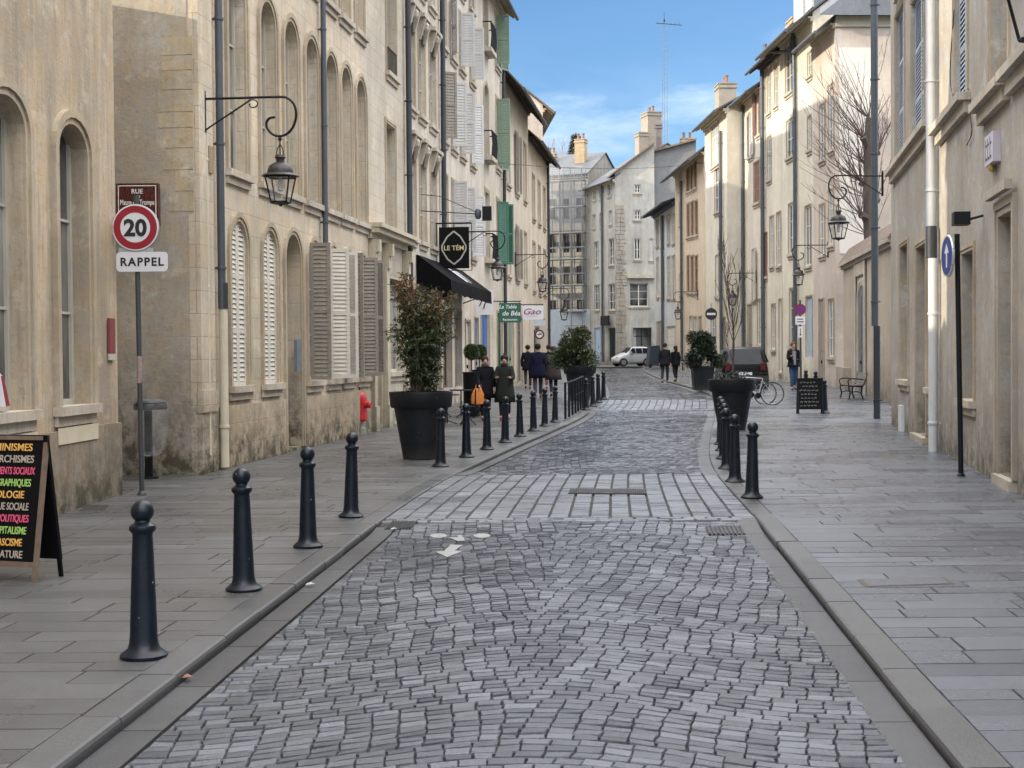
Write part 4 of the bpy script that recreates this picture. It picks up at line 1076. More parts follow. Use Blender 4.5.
pn = m.build('sign_disc', simple('grey sign back', (.35,.36,.37), .5), sg, False, (c.x-x,0,c.z-z))
m = MB(); disc(m, 0.0001, R_*.985, -.064); m.build('white_face', M_signW, pn)
m = MB(); disc(m, R_*.64, R_*.93, -.067); m.build('red_ring', M_signred, pn)
text('20', R_*.98, M_char, pn, (0,-.068,-R_*.34), name='lettering', sx=1.0, bold=.035)
c = at_depth(143,262,y); m = MB(); rrect(m, 51/1400*y, 19.5/1400*y, -.055, -.04, .05)
pl_ = m.build('plate', M_signW, sg, False, (c.x-x,0,c.z-z))
text('RAPPEL', .145, M_char, pl_, (0,-.057,-.05), sx=1.0, bold=.028, sp=1.2)
m = MB(); rrect(m, 34/1400*y, .06, -.05, -.035, .02); m.build('clamp', simple('grey sign back', (.35,.36,.37)), sg, False, (xo*1.0,.0,at_depth(138,250.5,y).z-z))
# street name plate on the end wall of the long house
P = b.A+b.n*1.3; c = at_depth(138.5,205,20.66)
m = MB(); w_ = 42/1400*20.66; h_ = 42/1400*20.66
sn = empty('street_name_plate', (c.x,c.y-.05,c.z), radians(0), 'dark brown enamel street name plate behind the speed limit sign', 'street name sign')
m.box(-w_/2,w_/2,-.02,.10,-h_/2,h_/2); m.build('plate', simple('brown enamel', (.075,.018,.013), .3, 0, .1), sn)
m = MB(); e_ = .03
for (x0,x1,z0,z1) in ((-w_/2+e_,w_/2-e_,h_/2-e_-.012,h_/2-e_),(-w_/2+e_,w_/2-e_,-h_/2+e_,-h_/2+e_+.012),(-w_/2+e_,-w_/2+e_+.012,-h_/2+e_+.013,h_/2-e_-.013),(w_/2-e_-.012,w_/2-e_,-h_/2+e_+.013,h_/2-e_-.013)): m.box(x0,x1,-.024,-.021,z0,z1)
m.build('border', M_letW, sn)
text('RUE', .095, M_letW, sn, (0,-.024,h_/2-.15)); text('DU', .06, M_letW, sn, (0,-.024,h_/2-.215)); text('Maure qui Trompe', .11, M_letW, sn, (0,-.024,h_/2-.315), sx=.60)
# small red plaque on the first house
s_,zz = a.loc(109.5,336); P = a.A+a.e*s_
pq = empty('wall_plaque', (P.x+.01,P.y,zz+a.z0), a.root.rotation_euler.z, 'narrow red plaque fixed to the ochre house beside its corner', 'plaque')
m = MB(); m.box(-.10,.10,-.03,-.0,-.22,.22); m.build('plate', simple('faded red', (.20,.045,.05), .7), pq); m = MB(); m.box(-.10,.10,-.028,-.0,-.30,-.222); m.build('lower_label', M_inner, pq)
# blue bicycle sign on the right
x,y,z = ground_at(961,476)
bs = empty('bicycle_way_sign', (x,y,z), 0, 'round blue arrow sign seen edge on, on a black pole at right', 'road sign')
zt = at_depth(956,234,y).z-z; xo = at_depth(957,240,y).x-x
m = MB(); m.tube([(0,0,0),(xo,0,zt)], .036, 10); m.lathe([(.055,0),(.055,.02),(.036,.04)], 10); m.build('pole', M_iron, bs, True)
c = at_depth(953.5,256,y)
dr_ = empty('sign_disc', (c.x-x-.04,-.0,c.z-z), radians(-66)); bpy.data.objects.remove(dr_)
m = MB(); m.lathe([(.29,-.02),(.295,.0),(.285,.014)], 40); m.v = [(p[0],-p[2]-.05,p[1]) for p in m.v]
pn = m.build('sign_disc', simple('aluminium rim', (.50,.51,.53), .35, .5), bs, False, (c.x-x-.03,0,c.z-z)); pn.rotation_euler = (0,0,radians(-92))
m = MB(); disc(m, .0001, .265, -.0655); m.build('blue_face', M_signblue, pn)
m = MB(); m.box(-.03,.03,-.068,-.066,-.16,.06); m.add([(-.11,-.067,.04),(.11,-.067,.04),(0,-.067,.18)],[(0,1,2)]); m.build('arrow', M_signW, pn)
# no parking sign, right
x,y,z = ground_at(801,394)
ns = empty('no_parking_sign', (x,y,z), 0, 'blue and red no parking sign with small white plates above the man', 'road sign')
zt = at_depth(801,300,y).z-z
m = MB(); m.tube([(0,0,0),(-.02,0,zt)], .035, 8); m.build('pole', simple('dark grey pole', (.05,.052,.055)), ns)
c = at_depth(800,309.5,y); Rn = 5.6/1400*y
m = MB(); m.lathe([(Rn,-.02),(Rn,.01)], 32); m.v = [(p[0],-p[2]-.05,p[1]) for p in m.v]
pn = m.build('sign_disc', M_signred, ns, False, (c.x-x,0,c.z-z)); m = MB(); disc(m, .0001, Rn*.78, -.064); m.build('blue_face', simple('sign violet blue', (.08,.04,.22), .4), pn)
m = MB(); m.add([(-Rn*.62,-.067,Rn*.48),(-Rn*.48,-.067,Rn*.62),(Rn*.62,-.067,-Rn*.48),(Rn*.48,-.067,-Rn*.62)],[(0,1,2,3)]); m.build('red_bar', M_signred, pn)
c = at_depth(800,320.5,y); m = MB(); m.box(-.17,.17,-.06,-.045,-.14,.14); q = m.build('plate', M_signW, ns, False, (c.x-x,0,c.z-z)); m = MB(); m.box(-.12,.12,-.063,-.0605,-.06,-.03); m.box(-.12,.10,-.063,-.0605,.03,.06); m.build('marking', M_char, q)
c = at_depth(800,332,y); m = MB(); m.box(-.08,.08,-.06,-.045,-.19,.19); q = m.build('plate', M_signW, ns, False, (c.x-x,0,c.z-z)); m = MB(); m.box(-.012,.012,-.063,-.0605,-.12,.12); m.add([(-.04,-.0625,-.07),(.04,-.0625,-.07),(0,-.0625,-.14)],[(0,1,2)]); m.build('arrow', M_char, q)
# no entry sign seen in backlight and small round sign, left
c = at_depth(711,314,66); gz = G(66)
ne = empty('no_entry_sign', (c.x,c.y,gz), 0, 'dark round sign with a white bar on a tall pole behind the evergreen shrub', 'road sign')
m = MB(); m.tube([(0,0,0),(0,0,c.z-gz+.5)], .04, 8); m.build('pole', simple('galvanised tube', (.35,.37,.39)), ne)
m = MB(); m.lathe([(.28,-.02),(.28,.01)], 32); m.v = [(p[0],-p[2]-.05,p[1]) for p in m.v]; pn = m.build('sign_disc', simple('dark sign face', (.02,.02,.022), .4), ne, False, (0,0,c.z-gz)); m = MB(); m.box(-.2,.2,-.066,-.061,-.05,.05); m.build('bar', M_signW, pn)
m = MB(); m.box(-.22,.22,-.06,-.04,-.75,-.45); m.build('plate', simple('dark sign face', (.02,.02,.022)), ne, False, (0,0,c.z-gz-.6))
# LE TEM hanging sign
x,y = PL(437); c = at_depth(454.3,248,y)
lt = empty('restaurant_sign', (x,y,c.z), radians(-6), 'square black restaurant sign reading LE TEM inside a pale diamond, on an iron frame', 'hanging sign')
w_ = 30/1400*y; h_ = 41/1400*y; xc = c.x-x
m = MB(); m.box(xc-w_/2,xc+w_/2,-.04,.04,-h_/2,h_/2); bd = m.build('panel', M_chalk, lt)
m = MB()
for k in (-1,1):
    pts = [(xc,-h_*.40),(xc+k*w_*.22,-h_*.27),(xc+k*w_*.40,0-.06),(xc+k*w_*.40,.06),(xc+k*w_*.22,h_*.27),(xc,h_*.40)]
    for p,q_ in zip(pts, pts[1:]):
        n_ = Vector((q_[0]-p[0],0,q_[1]-p[1])).normalized(); o_ = Vector((-n_.z,0,n_.x))*.022
        m.add([(p[0]-o_.x,-.044,p[1]-o_.z),(p[0]+o_.x,-.044,p[1]+o_.z),(q_[0]+o_.x,-.044,q_[1]+o_.z),(q_[0]-o_.x,-.044,q_[1]-o_.z)],[(0,1,2,3)])
m.build('diamond_emblem', simple('pale gold paint', (.42,.40,.34), .5), bd)
text('LE TÉM', .19, simple('cream lettering', (.66,.58,.33), .5), bd, (xc,-.046,-.07), sx=1.0)
text('BISTROT', .075, simple('pale gold paint', (.42,.40,.34), .5), bd, (xc,-.044,.18)) if False else None
m = MB(); f0,f1,g0,g1 = xc-w_/2-.07, xc+w_/2+.08, -h_/2-.06, h_/2+.1
m.tube([(f0,0,g0),(f1,0,g0),(f1,0,g1),(f0,0,g1),(f0,0,g0)], .014, 5); m.tube([(0,0,g1+.02),(f1+.0,0,g1+.02)], .02, 5); m.tube([(xc,0,h_/2),(xc,0,g1)], .01, 4)
m.build('frame', M_iron, lt)
# projecting wire bracket with a box light
x2,y2 = PL(421); c = at_depth(478,214,y2+1)
pb = empty('projecting_light', (x2,y2,c.z), 0, 'long thin iron bracket ending in a small black box light above the restaurant sign', 'sign light')
Lb = c.x-x2
m = MB(); m.tube([(0,0,0),(Lb,1.0,0)], .016, 5); m.tube([(0,0,.45),(Lb*.35,.3,.42),(Lb,1.0,.03)], .012, 5); m.build('bracket', M_iron, pb)
m = MB(); m.box(Lb+.12,Lb+.38,.85,1.15,-.18,.2); m.build('box_light', M_iron, pb); m = MB(); m.lathe([(.05,-.14),(.09,-.08),(.09,.08),(.05,.14)], 10, (Lb,1.0,0)); m.build('joint', M_zinc, pb, True)
# awning
p0 = PL(417); p1 = PL(463); an = Vector((p1[0]-p0[0],p1[1]-p0[1]))
aw = empty('awning', (p0[0],p0[1],0), atan2(an.y,an.x), 'black awning with a white printed mark over the restaurant front', 'awning')
Lw = an.length; zt,zf = 4.45,3.75
m = MB(); n_ = 14
for k in range(n_):
    x0,x1 = Lw*k/n_, Lw*(k+1)/n_
    m.quad((x0,-.02,zt),(x1,-.02,zt),(x1,-.95,zf),(x0,-.95,zf)); m.quad((x0,-.95,zf),(x1,-.95,zf),(x1,-.96,zf-.34-.05*(k%2)),(x0,-.96,zf-.34-.05*((k+1)%2)))
for x0 in (0,Lw): m.add([(x0,-.02,zt),(x0,-.95,zf),(x0,-.96,zf-.38),(x0,-.02,zf-.1)],[(0,1,2,3)])
cv = m.build('canopy', simple('black canvas', (.004,.004,.005), .9, 0, .4, 3, .3, .004, .1), aw)
m = MB()
for k,(dx,ww,hh) in enumerate(((.0,.62,.34),(.80,.28,.34),(1.2,.12,.36),(1.45,.12,.36),(1.7,.12,.34))):
    m.add([(Lw*.42+dx,-.30,zt-.206),(Lw*.42+dx+ww,-.30,zt-.206),(Lw*.42+dx+ww*.8,-.85,zt-.605),(Lw*.42+dx+.1,-.85,zt-.605)],[(0,1,2,3)])
m.v = [(p[0],p[1],p[2]+.02) for p in m.v]; m.build('printed_mark', M_signW, cv)
m = MB()
for x0 in (.05,Lw*.5,Lw-.05): m.tube([(x0,-.03,zf-.35),(x0,-.9,zf-.05)], .02, 5)
m.build('awning_arms', M_iron, aw)
# green and white hanging signs
def hang(name, label, px0, px1, py0, py1, y, mat, cat='hanging sign'):
    p,q_ = at_depth(px0,py0,y), at_depth(px1,py1,y); w_,h_ = q_.x-p.x, p.z-q_.z
    wx = -7.22+.124*y
    e_ = empty(name, (wx,y,(p.z+q_.z)/2), 0, label, cat)
    m = MB(); m.box(p.x-wx,q_.x-wx,-.03,.03,-h_/2,h_/2); o = m.build('panel', mat, e_)
    m = MB(); m.tube([(0,0,h_/2+.06),(q_.x-wx,0,h_/2+.06)], .02, 5); m.tube([(p.x-wx+.05,0,h_/2),(p.x-wx+.05,0,h_/2+.06)], .01, 4); m.tube([(q_.x-wx-.05,0,h_/2),(q_.x-wx-.05,0,h_/2+.06)], .01, 4); m.build('bracket', M_iron, e_)
    return e_, o, (p.x+q_.x)/2-wx, w_, h_
e_,o,xc,w_,h_ = hang('restaurant_sign','green hanging sign with white handwriting reading La Table de Bea Restaurant',499,521,303,322.5,52,simple('sign green', (.02,.10,.065), .5))
text('La Table', h_*.26, M_letW, o, (xc-w_*.1,-.034,h_*.22), shear=.2); text('de Béa', h_*.34, M_letW, o, (xc+w_*.05,-.034,-h_*.14), shear=.2); text('Restaurant', h_*.17, M_letW, o, (xc,-.034,-h_*.40))
e_,o,xc,w_,h_ = hang('shop_sign','white hanging sign with a dark pink word beyond the green sign',522.5,543.5,306,319.5,58,M_signW)
text('Gao', h_*.62, simple('dark pink lettering', (.22,.03,.10), .5), o, (xc-w_*.08,-.034,-h_*.12), shear=.35, sx=1.25)
m = MB(); m.box(xc-w_*.35,xc+w_*.2,-.036,-.032,-h_*.28,-h_*.24); m.build('underline', simple('pale pink paint', (.5,.35,.42), .5), o)
e_,o,xc,w_,h_ = hang('shop_sign','small pale blue hanging panel below the white sign',533,545,320.5,325.5,60,simple('pale blue panel', (.48,.54,.62), .5))
c = at_depth(539.5,334.5,58); e_ = empty('round_sign', (c.x,58,G(58)), 0, 'little round white sign with a dark ring over the walkers in coats', 'road sign')
m = MB(); m.tube([(-.2,.05,0),(-.2,.05,c.z-G(58)+.2)], .03, 6); m.build('pole', M_iron, e_); m = MB(); m.lathe([(.2,-.02),(.2,.01)], 24); m.v = [(p[0],-p[2]-.02,p[1]) for p in m.v]; pn = m.build('sign_disc', simple('dark red ring', (.12,.02,.025), .5), e_, False, (0,0,c.z-G(58))); m = MB(); disc(m,.0001,.13,-.036); m.build('white_face', M_signW, pn); m = MB(); m.box(-.09,.09,-.04,-.037,-.02,.02); m.box(-.03,.09,-.04,-.037,.04,.07); m.build('marking', M_char, pn)
# vertical number plate sign on the right house
s_,zz = R1.loc(996.5,149); P = R1.A+R1.e*s_
vs_ = empty('wall_sign', (P.x,P.y,zz+R1.z0), R1.root.rotation_euler.z, 'small vertical white sign with dark characters high on the right house wall', 'wall sign')
m = MB(); m.box(-.34,.34,-.10,-.001,-.20,.20); q = m.build('plate', simple('pale violet enamel', (.50,.46,.52), .4, 0, .1), vs_)
m = MB()
for k in range(3): m.box(-.26+k*.18,-.24+k*.18,-.103,-.1005,-.15,.15); m.box(-.26+k*.18,-.15+k*.18,-.1035,-.1008,.05,.08); m.box(-.26+k*.18,-.15+k*.18,-.1035,-.1008,-.13,-.10)
m.build('marking', M_char, q); m = MB(); m.lathe([(.03,-.30),(.05,-.26),(.05,-.22)], 8, (0,-.06,0)); m.build('little_lamp', simple('brass', (.45,.33,.10), .4, .5), vs_, True)
# ------------------------------------------------------------------ left chalk menu board
x,y = -3.66+.0, 10.75
cb = empty('chalk_menu_board', (-4.03, 10.95, 0), radians(-19), 'A frame blackboard with coloured hand lettering at the left edge of the pavement', 'a frame sign')
Wb, Hb = .67, 1.14; tl = .115
M_frame = simple('worn dark wood frame', (.16,.11,.08), .7, 0, .6, 14)
def slab_(mb, x0,x1,z0,z1,y0,y1,tilt):
    def T(x,y,z): return (x, y+z*tilt, z)
    mb.hexa([T(x0,y0,z0),T(x1,y0,z0),T(x1,y1,z0),T(x0,y1,z0),T(x0,y0,z1),T(x1,y0,z1),T(x1,y1,z1),T(x0,y1,z1)])
k = .16
m = MB(); slab_(m,-Wb/2+.03,Wb/2-.03,.14,Hb-.03,.006,.02,k); fr = m.build('front_board', M_chalk, cb)
m = MB()
for (x0,x1,z0,z1) in ((-Wb/2,-Wb/2+.035,.0,Hb),(Wb/2-.035,Wb/2,.0,Hb),(-Wb/2+.0351,Wb/2-.0351,Hb-.04,Hb),(-Wb/2+.0351,Wb/2-.0351,.115,.155)): slab_(m,x0,x1,z0,z1,-.006,.024,k)
m.build('frame', M_frame, cb)
m = MB(); slab_(m,-Wb/2,Wb/2,.14,Hb,.345,.36,-.15)
for x0 in (-Wb/2,Wb/2-.035): slab_(m,x0,x0+.035,0,Hb,.33,.35,-.15)
m.build('rear_board', M_chalk, cb)
cols_ = {'o':(.75,.42,.10),'g':(.42,.37,.30),'p':(.72,.10,.20),'v':(.36,.58,.14)}
lines = [('FÉMINISMES','o'),('ANARCHISMES','g'),('MOUVEMENTS SOCIAUX','p'),('ARTS GRAPHIQUES','v'),('ÉCOLOGIE','o'),('CRITIQUE SOCIALE','g'),('ÉCRITS POLITIQUES','p'),('ANTICAPITALISME','v'),('ANTIFASCISME','o'),('LITTÉRATURE','g')]
Wl = {0:.42,1:.47,2:.50,3:.45,4:.34,5:.44,6:.46,7:.44,8:.38,9:.40}
for i,(t_,cc) in enumerate(lines):
    z = Hb-.125-i*.0925
    o = text(t_, .082, simple('chalk '+cc, cols_[cc], .7, 0, .3, 60, 0), fr, (0,z*k-.001,z), rot=(pi/2-math.atan(k)*-1*-1,0,0))
    o.rotation_euler = (pi/2-math.atan(k),0,0)
    wd = max(v_.co.x for v_ in o.data.vertices)-min(v_.co.x for v_ in o.data.vertices); o.scale = (Wl[i]*1.04/wd,1,1); o.location.x = -.022
# ------------------------------------------------------------------ litter bin
x,y,z = ground_at(149,474); y = 20.15; x = at_depth(149,474,y).x
lb_ = empty('litter_bin', (x,y,z), 0, 'ring litter bin with a clear plastic bag against the grimy wall behind the sign pole', 'litter bin')
k = y/1400
m = MB(); m.box(-.05,.05,-.03,.03,0,.98); m.lathe([(.14,0),(.14,.02),(.05,.03)], 12); m.build('post', M_iron, lb_)
m = MB(); m.lathe([(.21,1.00),(.235,1.0),(.24,1.06),(.22,1.09),(.19,1.10),(.19,1.0)], 24, (.08,-.18,0)); m.build('ring', M_iron, lb_, True)
m = MB(); m.lathe([(.20,1.10),(.19,1.13),(.12,1.15),(.02,1.155)], 24, (.08,-.18,0)); m.build('lid', simple('grey lid', (.10,.11,.12), .4), lb_, True)
m = MB(); rb = random.Random(2); n_ = 26; pr = [(.245,1.07),(.27,.98),(.24,.90),(.225,.75),(.215,.6),(.20,.45),(.15,.36),(.03,.33)]
vs = []
for r_,z_ in pr:
    for q in range(n_): a_ = 2*pi*q/n_; rr_ = r_*(1+.07*sin(5*a_+z_*9)+rb.uniform(-.05,.05)); vs.append((.08+cos(a_)*rr_,-.18+sin(a_)*rr_,z_+rb.uniform(-.02,.02)))
m.add(vs, [(i*n_+q,i*n_+(q+1)%n_,(i+1)*n_+(q+1)%n_,(i+1)*n_+q) for i in range(len(pr)-1) for q in range(n_)]); m.build('plastic_bag', M_bag, lb_, True)
# ------------------------------------------------------------------ fire hydrant
x,y,z = ground_at(359,434)
M_hyd = simple('hydrant red', (.45,.02,.025), .4, 0, .25, 9)
hy_s = 1.12
hy = empty('fire_hydrant', (x,y,z), radians(-20), 'red fire hydrant standing against the wall of the long stone house', 'fire hydrant')
hy.scale = (1.15,1.15,1.08); m = MB(); m.lathe([(.13,0),(.13,.12),(.10,.14),(.10,.26)], 14); m.build('base', simple('grey cast base', (.22,.22,.21), .7), hy, True)
m = MB(); m.lathe([(.13,.26),(.17,.30),(.165,.48),(.15,.56),(.16,.60),(.16,.74),(.13,.82),(.10,.86),(.04,.88),(.02,.90)], 16); m.build('body', M_hyd, hy, True)
m = MB(); m.lathe([(.085,-.0),(.085,.10),(.06,.13)], 12); m.v = [(p[0]+.0,-.14-p[2],p[1]+.66) for p in m.v]; m.build('outlet_cap', M_hyd, hy, True)
m = MB(); m.lathe([(.07,-.0),(.07,.10),(.05,.12)], 12); m.v = [(.14+p[2],p[0],p[1]+.60) for p in m.v]; m.build('outlet_cap', M_hyd, hy, True)
m = MB(); m.lathe([(.03,.90),(.03,.97),(.012,.98)], 6); m.build('valve_nut', M_iron, hy)
# ------------------------------------------------------------------ planters
def planter(x,y,label,s=1.0,group='big tapered street planters'):
    e_ = empty('street_planter', (x,y,G(y)), 0, label, 'planter', group)
    R0 = .54*s; H_ = 1.13*s
    m = MB(); m.lathe([(.29*s,.0),(.31*s,.01),(.46*s,H_*.78),(.46*s,H_*.785)], 40); m.build('tub', M_pot, e_, True)
    m = MB(); m.lathe([(.44*s,H_*.76),(.50*s,H_*.765),(.515*s,H_*.78),(R0,H_*.985),(R0-.005,H_),(R0-.05,H_),(R0-.06,H_*.92)], 40); m.build('rim', M_pot, e_, True)
    m = MB(); m.lathe([(.48*s,H_*.93),(.3,H_*.945),(.02,H_*.95)], 24); m.build('soil', M_soil, e_)
    return e_
def leaf_mat(name, cols, tr=True):
    m, nt, b_ = nodes(name)
    at = N(nt, 'ShaderNodeAttribute', attribute_name='rnd').outputs['Fac']
    rp = nt.nodes.new('ShaderNodeValToRGB'); nt.links.new(at, rp.inputs[0]); el = rp.color_ramp.elements
    for k in range(len(cols)-2): el.new(.5)
    for k,cc in enumerate(cols): el[k].position = k/(len(cols)-1); el[k].color = (*cc,1)
    nt.links.new(rp.outputs[0], b_.inputs['Base Color']); b_.inputs['Roughness'].default_value = .55
    return m
def leaf(mb, p, L_, w_, d, rnd, rl):
    d = d.normalized(); s_ = d.cross(Vector((rl.uniform(-.4,.4),rl.uniform(-.4,.4),1))).normalized(); u_ = s_.cross(d)
    a_ = p; b1 = p+d*L_*.45+s_*w_+u_*(.12*L_); b2 = p+d*L_*.45-s_*w_+u_*(.12*L_); t_ = p+d*L_
    mb.add([a_,b1,t_,b2], [(0,1,2,3)], rnd)
M_nand = leaf_mat('nandina leaves', [(.16,.035,.02),(.20,.08,.025),(.075,.10,.025),(.055,.095,.03),(.03,.055,.018),(.02,.035,.012)])
M_hedge = leaf_mat('photinia leaves', [(.16,.045,.02),(.09,.09,.025),(.06,.09,.03),(.03,.055,.02),(.02,.035,.015)])
M_ever = leaf_mat('dark evergreen leaves', [(.05,.075,.035),(.03,.05,.025),(.018,.033,.017),(.01,.02,.012)])
M_stem = simple('plant stems', (.10,.07,.05), .85, 0, .4, 20)
x,y,z = ground_at(420.5,460); y += .30; x = at_depth(421.5,450,y).x
planter(x,y,'big dark tapered planter in front of the shopfront, holding a tall reddish green shrub')
rl = random.Random(11)
pl_ = empty('nandina_shrub', (x,y,1.05), 0, 'tall loose shrub with reddish top leaves growing from the left planter', 'shrub')
st, lf = MB(), MB()
for k in range(38):
    a_ = rl.uniform(0,2*pi); r_ = rl.uniform(0,.20); top = rl.uniform(.75,1.78) if k > 8 else rl.uniform(1.4,2.0)
    ex = rl.uniform(.03,.42)*(.5+.5*min(1,top/1.5))*(1.0 if rl.random() < .8 else 1.25); b0 = Vector((cos(a_)*r_,sin(a_)*r_,0)); p1 = Vector((cos(a_)*(r_+ex*.18),sin(a_)*(r_+ex*.18),top*.55)); p2 = Vector((cos(a_)*(r_+ex),sin(a_)*(r_+ex),top))
    pth = catmull([b0,p1,p2],5); st.tube(pth, [.012*(1-.6*i/len(pth)) for i in range(len(pth))], 4)
    for i,p in enumerate(pth):
        f_ = i/(len(pth)-1)
        if f_ < .15: continue
        for q in range(4 if f_ > .5 else 3):
            dd = Vector((rl.gauss(0,1),rl.gauss(0,1),rl.gauss(.2,.6))).normalized(); tw = rl.uniform(.12,.27)
            e2 = p+dd*tw; st.tube([p,e2], .004, 3, False)
            for j in range(7):
                pp = p+dd*tw*rl.uniform(.25,1); hz = pp.z/1.8
                base = .70-.55*max(0,hz-.45)*1.5+rl.gauss(0,.16)+ (.15 if (pp.x**2+pp.y**2) < .05 else 0)
                leaf(lf, pp, rl.uniform(.06,.12), rl.uniform(.010,.019), Vector((rl.gauss(0,1),rl.gauss(0,1),rl.gauss(-.35,.6))), min(1,max(0,base)), rl)
st.build('stems', M_stem, pl_); lf.build('leaves', M_nand, pl_)
# right planter with a thin bare sapling
xr,yr,z = ground_at(732,430); yr += .3; xr = at_depth(732,420,yr).x
planter(xr,yr,'big dark tapered planter on the right behind the row of bollards, with a bare sapling')
M_bark = simple('bark', (.085,.065,.055), .9, 0, .45, 12, .6, .01)
M_twig = simple('reddish twigs', (.10,.068,.058), .85, 0, .35, 12)
def branchy(mb, p, d, L_, r_, depth, rl, spread=.5, up=.15, curve=.12, nkid=(2,4), shrink=.68, mn=.004):
    n = 4; pts = [p]; dd = d.normalized()
    for i in range(n):
        dd = (dd+Vector((rl.gauss(0,curve),rl.gauss(0,curve),rl.gauss(up*.3,curve)))).normalized(); pts.append(pts[-1]+dd*L_/n)
    mb.tube(pts, [max(mn,r_*(1-.45*i/n)) for i in range(n+1)], 5 if r_ > .02 else 3, False)
    if depth <= 0: return
    for k in range(rl.randint(*nkid)):
        q = pts[rl.randint(2,n)]
        nd = (dd+Vector((rl.gauss(0,spread),rl.gauss(0,spread),rl.gauss(up,spread)))).normalized()
        branchy(mb, q, nd, L_*shrink*rl.uniform(.8,1.2), max(mn,r_*.55), depth-1, rl, spread, up, curve, nkid, shrink, mn)
rl = random.Random(5)
sp = empty('bare_sapling', (xr+.02,yr,1.05), 0, 'thin leafless sapling rising from the right planter', 'tree')
m = MB(); m.tube([(0,0,0),(.03,0,.9),(-.0,.02,1.7)], [.026,.02,.015], 6); m.build('trunk', M_bark, sp, True)
m = MB()
for k in range(12):
    z_ = .5+k*.12; branchy(m, Vector((0,0,z_)), Vector((rl.gauss(0,.4),rl.gauss(0,.35),1)), .68+.03*k, .012, 2, rl, .24, .4, .06, (2,4), .62, .005)
m.build('crown', M_bark, sp)
lf = MB(); st = MB()
for k in range(260):
    a_ = rl.uniform(0,2*pi); r_ = .42*math.sqrt(rl.random()); p = Vector((cos(a_)*r_,sin(a_)*r_,0)); leaf(lf, p+Vector((0,0,rl.uniform(0,.22))), rl.uniform(.06,.12), .016, Vector((rl.gauss(0,1),rl.gauss(0,1),rl.gauss(.5,.6))), rl.uniform(.3,1), rl)
up_ = empty('planter_underplanting', (xr,yr,1.06), 0, 'low evergreen underplanting around the sapling in the right planter', 'plants'); lf.build('leaves', M_ever, up_)
# hedge like shrubs
def bush(name, x,y,z, w_, h_, mat, label, seed, n=5200, L_=.075, lean=.0):
    rl = random.Random(seed); e_ = empty(name, (x,y,z), 0, label, 'shrub'); lf, st = MB(), MB()
    bl = []
    for _ in range(20):
        zz = rl.uniform(.08,.86); tp = 1.15-.85*zz; bl.append((rl.uniform(-.6,.6)*w_*.55*tp, rl.uniform(-.5,.5)*w_*.5*tp, zz*h_, rl.uniform(.20,.38)*w_*.5*(.6+.5*tp)))
    for k in range(14):
        bb = rl.choice(bl); st.tube(catmull([(0,0,0),(bb[0]*.4,bb[1]*.4,bb[2]*.6),(bb[0],bb[1],bb[2])],3), .012, 4)
    for i in range(n):
        bb = rl.choice(bl); v_ = Vector((rl.gauss(0,1),rl.gauss(0,1),rl.gauss(0,1))).normalized(); r_ = bb[3]*(rl.random()**.35)*rl.choice((1,1,1,1.18))
        p = Vector((bb[0],bb[1],bb[2]))+v_*r_
        if p.z < 0: continue
        hz = p.z/h_; rn = .75-.45*hz+rl.gauss(0,.2)+(.2 if r_ < bb[3]*.6 else 0)
        leaf(lf, p, L_*rl.uniform(.7,1.3), L_*.24, v_+Vector((rl.gauss(0,.7),rl.gauss(0,.7),rl.gauss(0,.5))), min(1,max(0,rn)), rl)
    st.build('stems', M_stem, e_); lf.build('leaves', mat, e_); return e_
c = at_depth(580,390,45.2); planter(c.x,c.y,'dark tapered planter under the round hedge shrub at the end of the left row')
bush('photinia_shrub', at_depth(577,380,45.2).x, 45.2, G(45)+1.05, 1.75, 1.4, M_hedge, 'dense round reddish green shrub in the planter past the walkers', 21, 9000, .10)
c = at_depth(702.5,388,52.5); z = G(52.5)
bx = empty('box_planter', (c.x,52.5,z), 0, 'dark square box planter under the evergreen shrub on the right', 'planter')
m = MB(); m.hexa([(-.33,-.33,0),(.33,-.33,0),(.33,.33,0),(-.33,.33,0),(-.40,-.40,.84),(.40,-.40,.84),(.40,.40,.84),(-.40,.40,.84)]); m.build('tub', M_pot, bx); m = MB(); m.box(-.43,.43,-.43,.43,.841,.90); m.build('rim', M_pot, bx)
bush('evergreen_shrub', at_depth(701,380,52.5).x, 52.5, z+.88, 1.85, 1.4, M_ever, 'dark evergreen shrub in the square planter left of the parked dark car', 33, 9000, .11)
# pollard tree behind the garden wall
rl = random.Random(17)
tx,ty = 13.35, 50.5
tr = empty('pollarded_tree', (tx,ty,0), 0, 'leafless pollarded tree with long thin shoots rising behind the garden wall', 'tree')
def atp(px,py,dy=0):
    p = at_depth(px,py,ty+dy); return p-Vector((tx,ty,0))
m = MB(); m.tube(catmull([(0,0,0),(.05,0,2.6),tuple(atp(871,250)),tuple(atp(869,190)),tuple(atp(868,150)),tuple(atp(869,118))],4), [.26]*8+[.22]*5+[.16]*5+[.13]*3, 9); 
for pp in ((atp(869,190),atp(861,182,.2)),(atp(869,160),atp(878,152,.1)),(atp(868,150),atp(863,137,-.2)),(atp(870,205),atp(877,200,.3)),(atp(871,222),atp(861,215,-.3))): m.tube([tuple(pp[0]),tuple((pp[0]+pp[1])/2+Vector((0,0,.05))),tuple(pp[1])], [.13,.11,.14], 7)
m.build('trunk', M_bark, tr, True)
m = MB()
heads = [(861,182,.2),(878,152,.1),(863,137,-.2),(877,200,.3),(861,215,-.3),(869,118,0),(868,165,0),(869,185,.0),(870,236,0)]
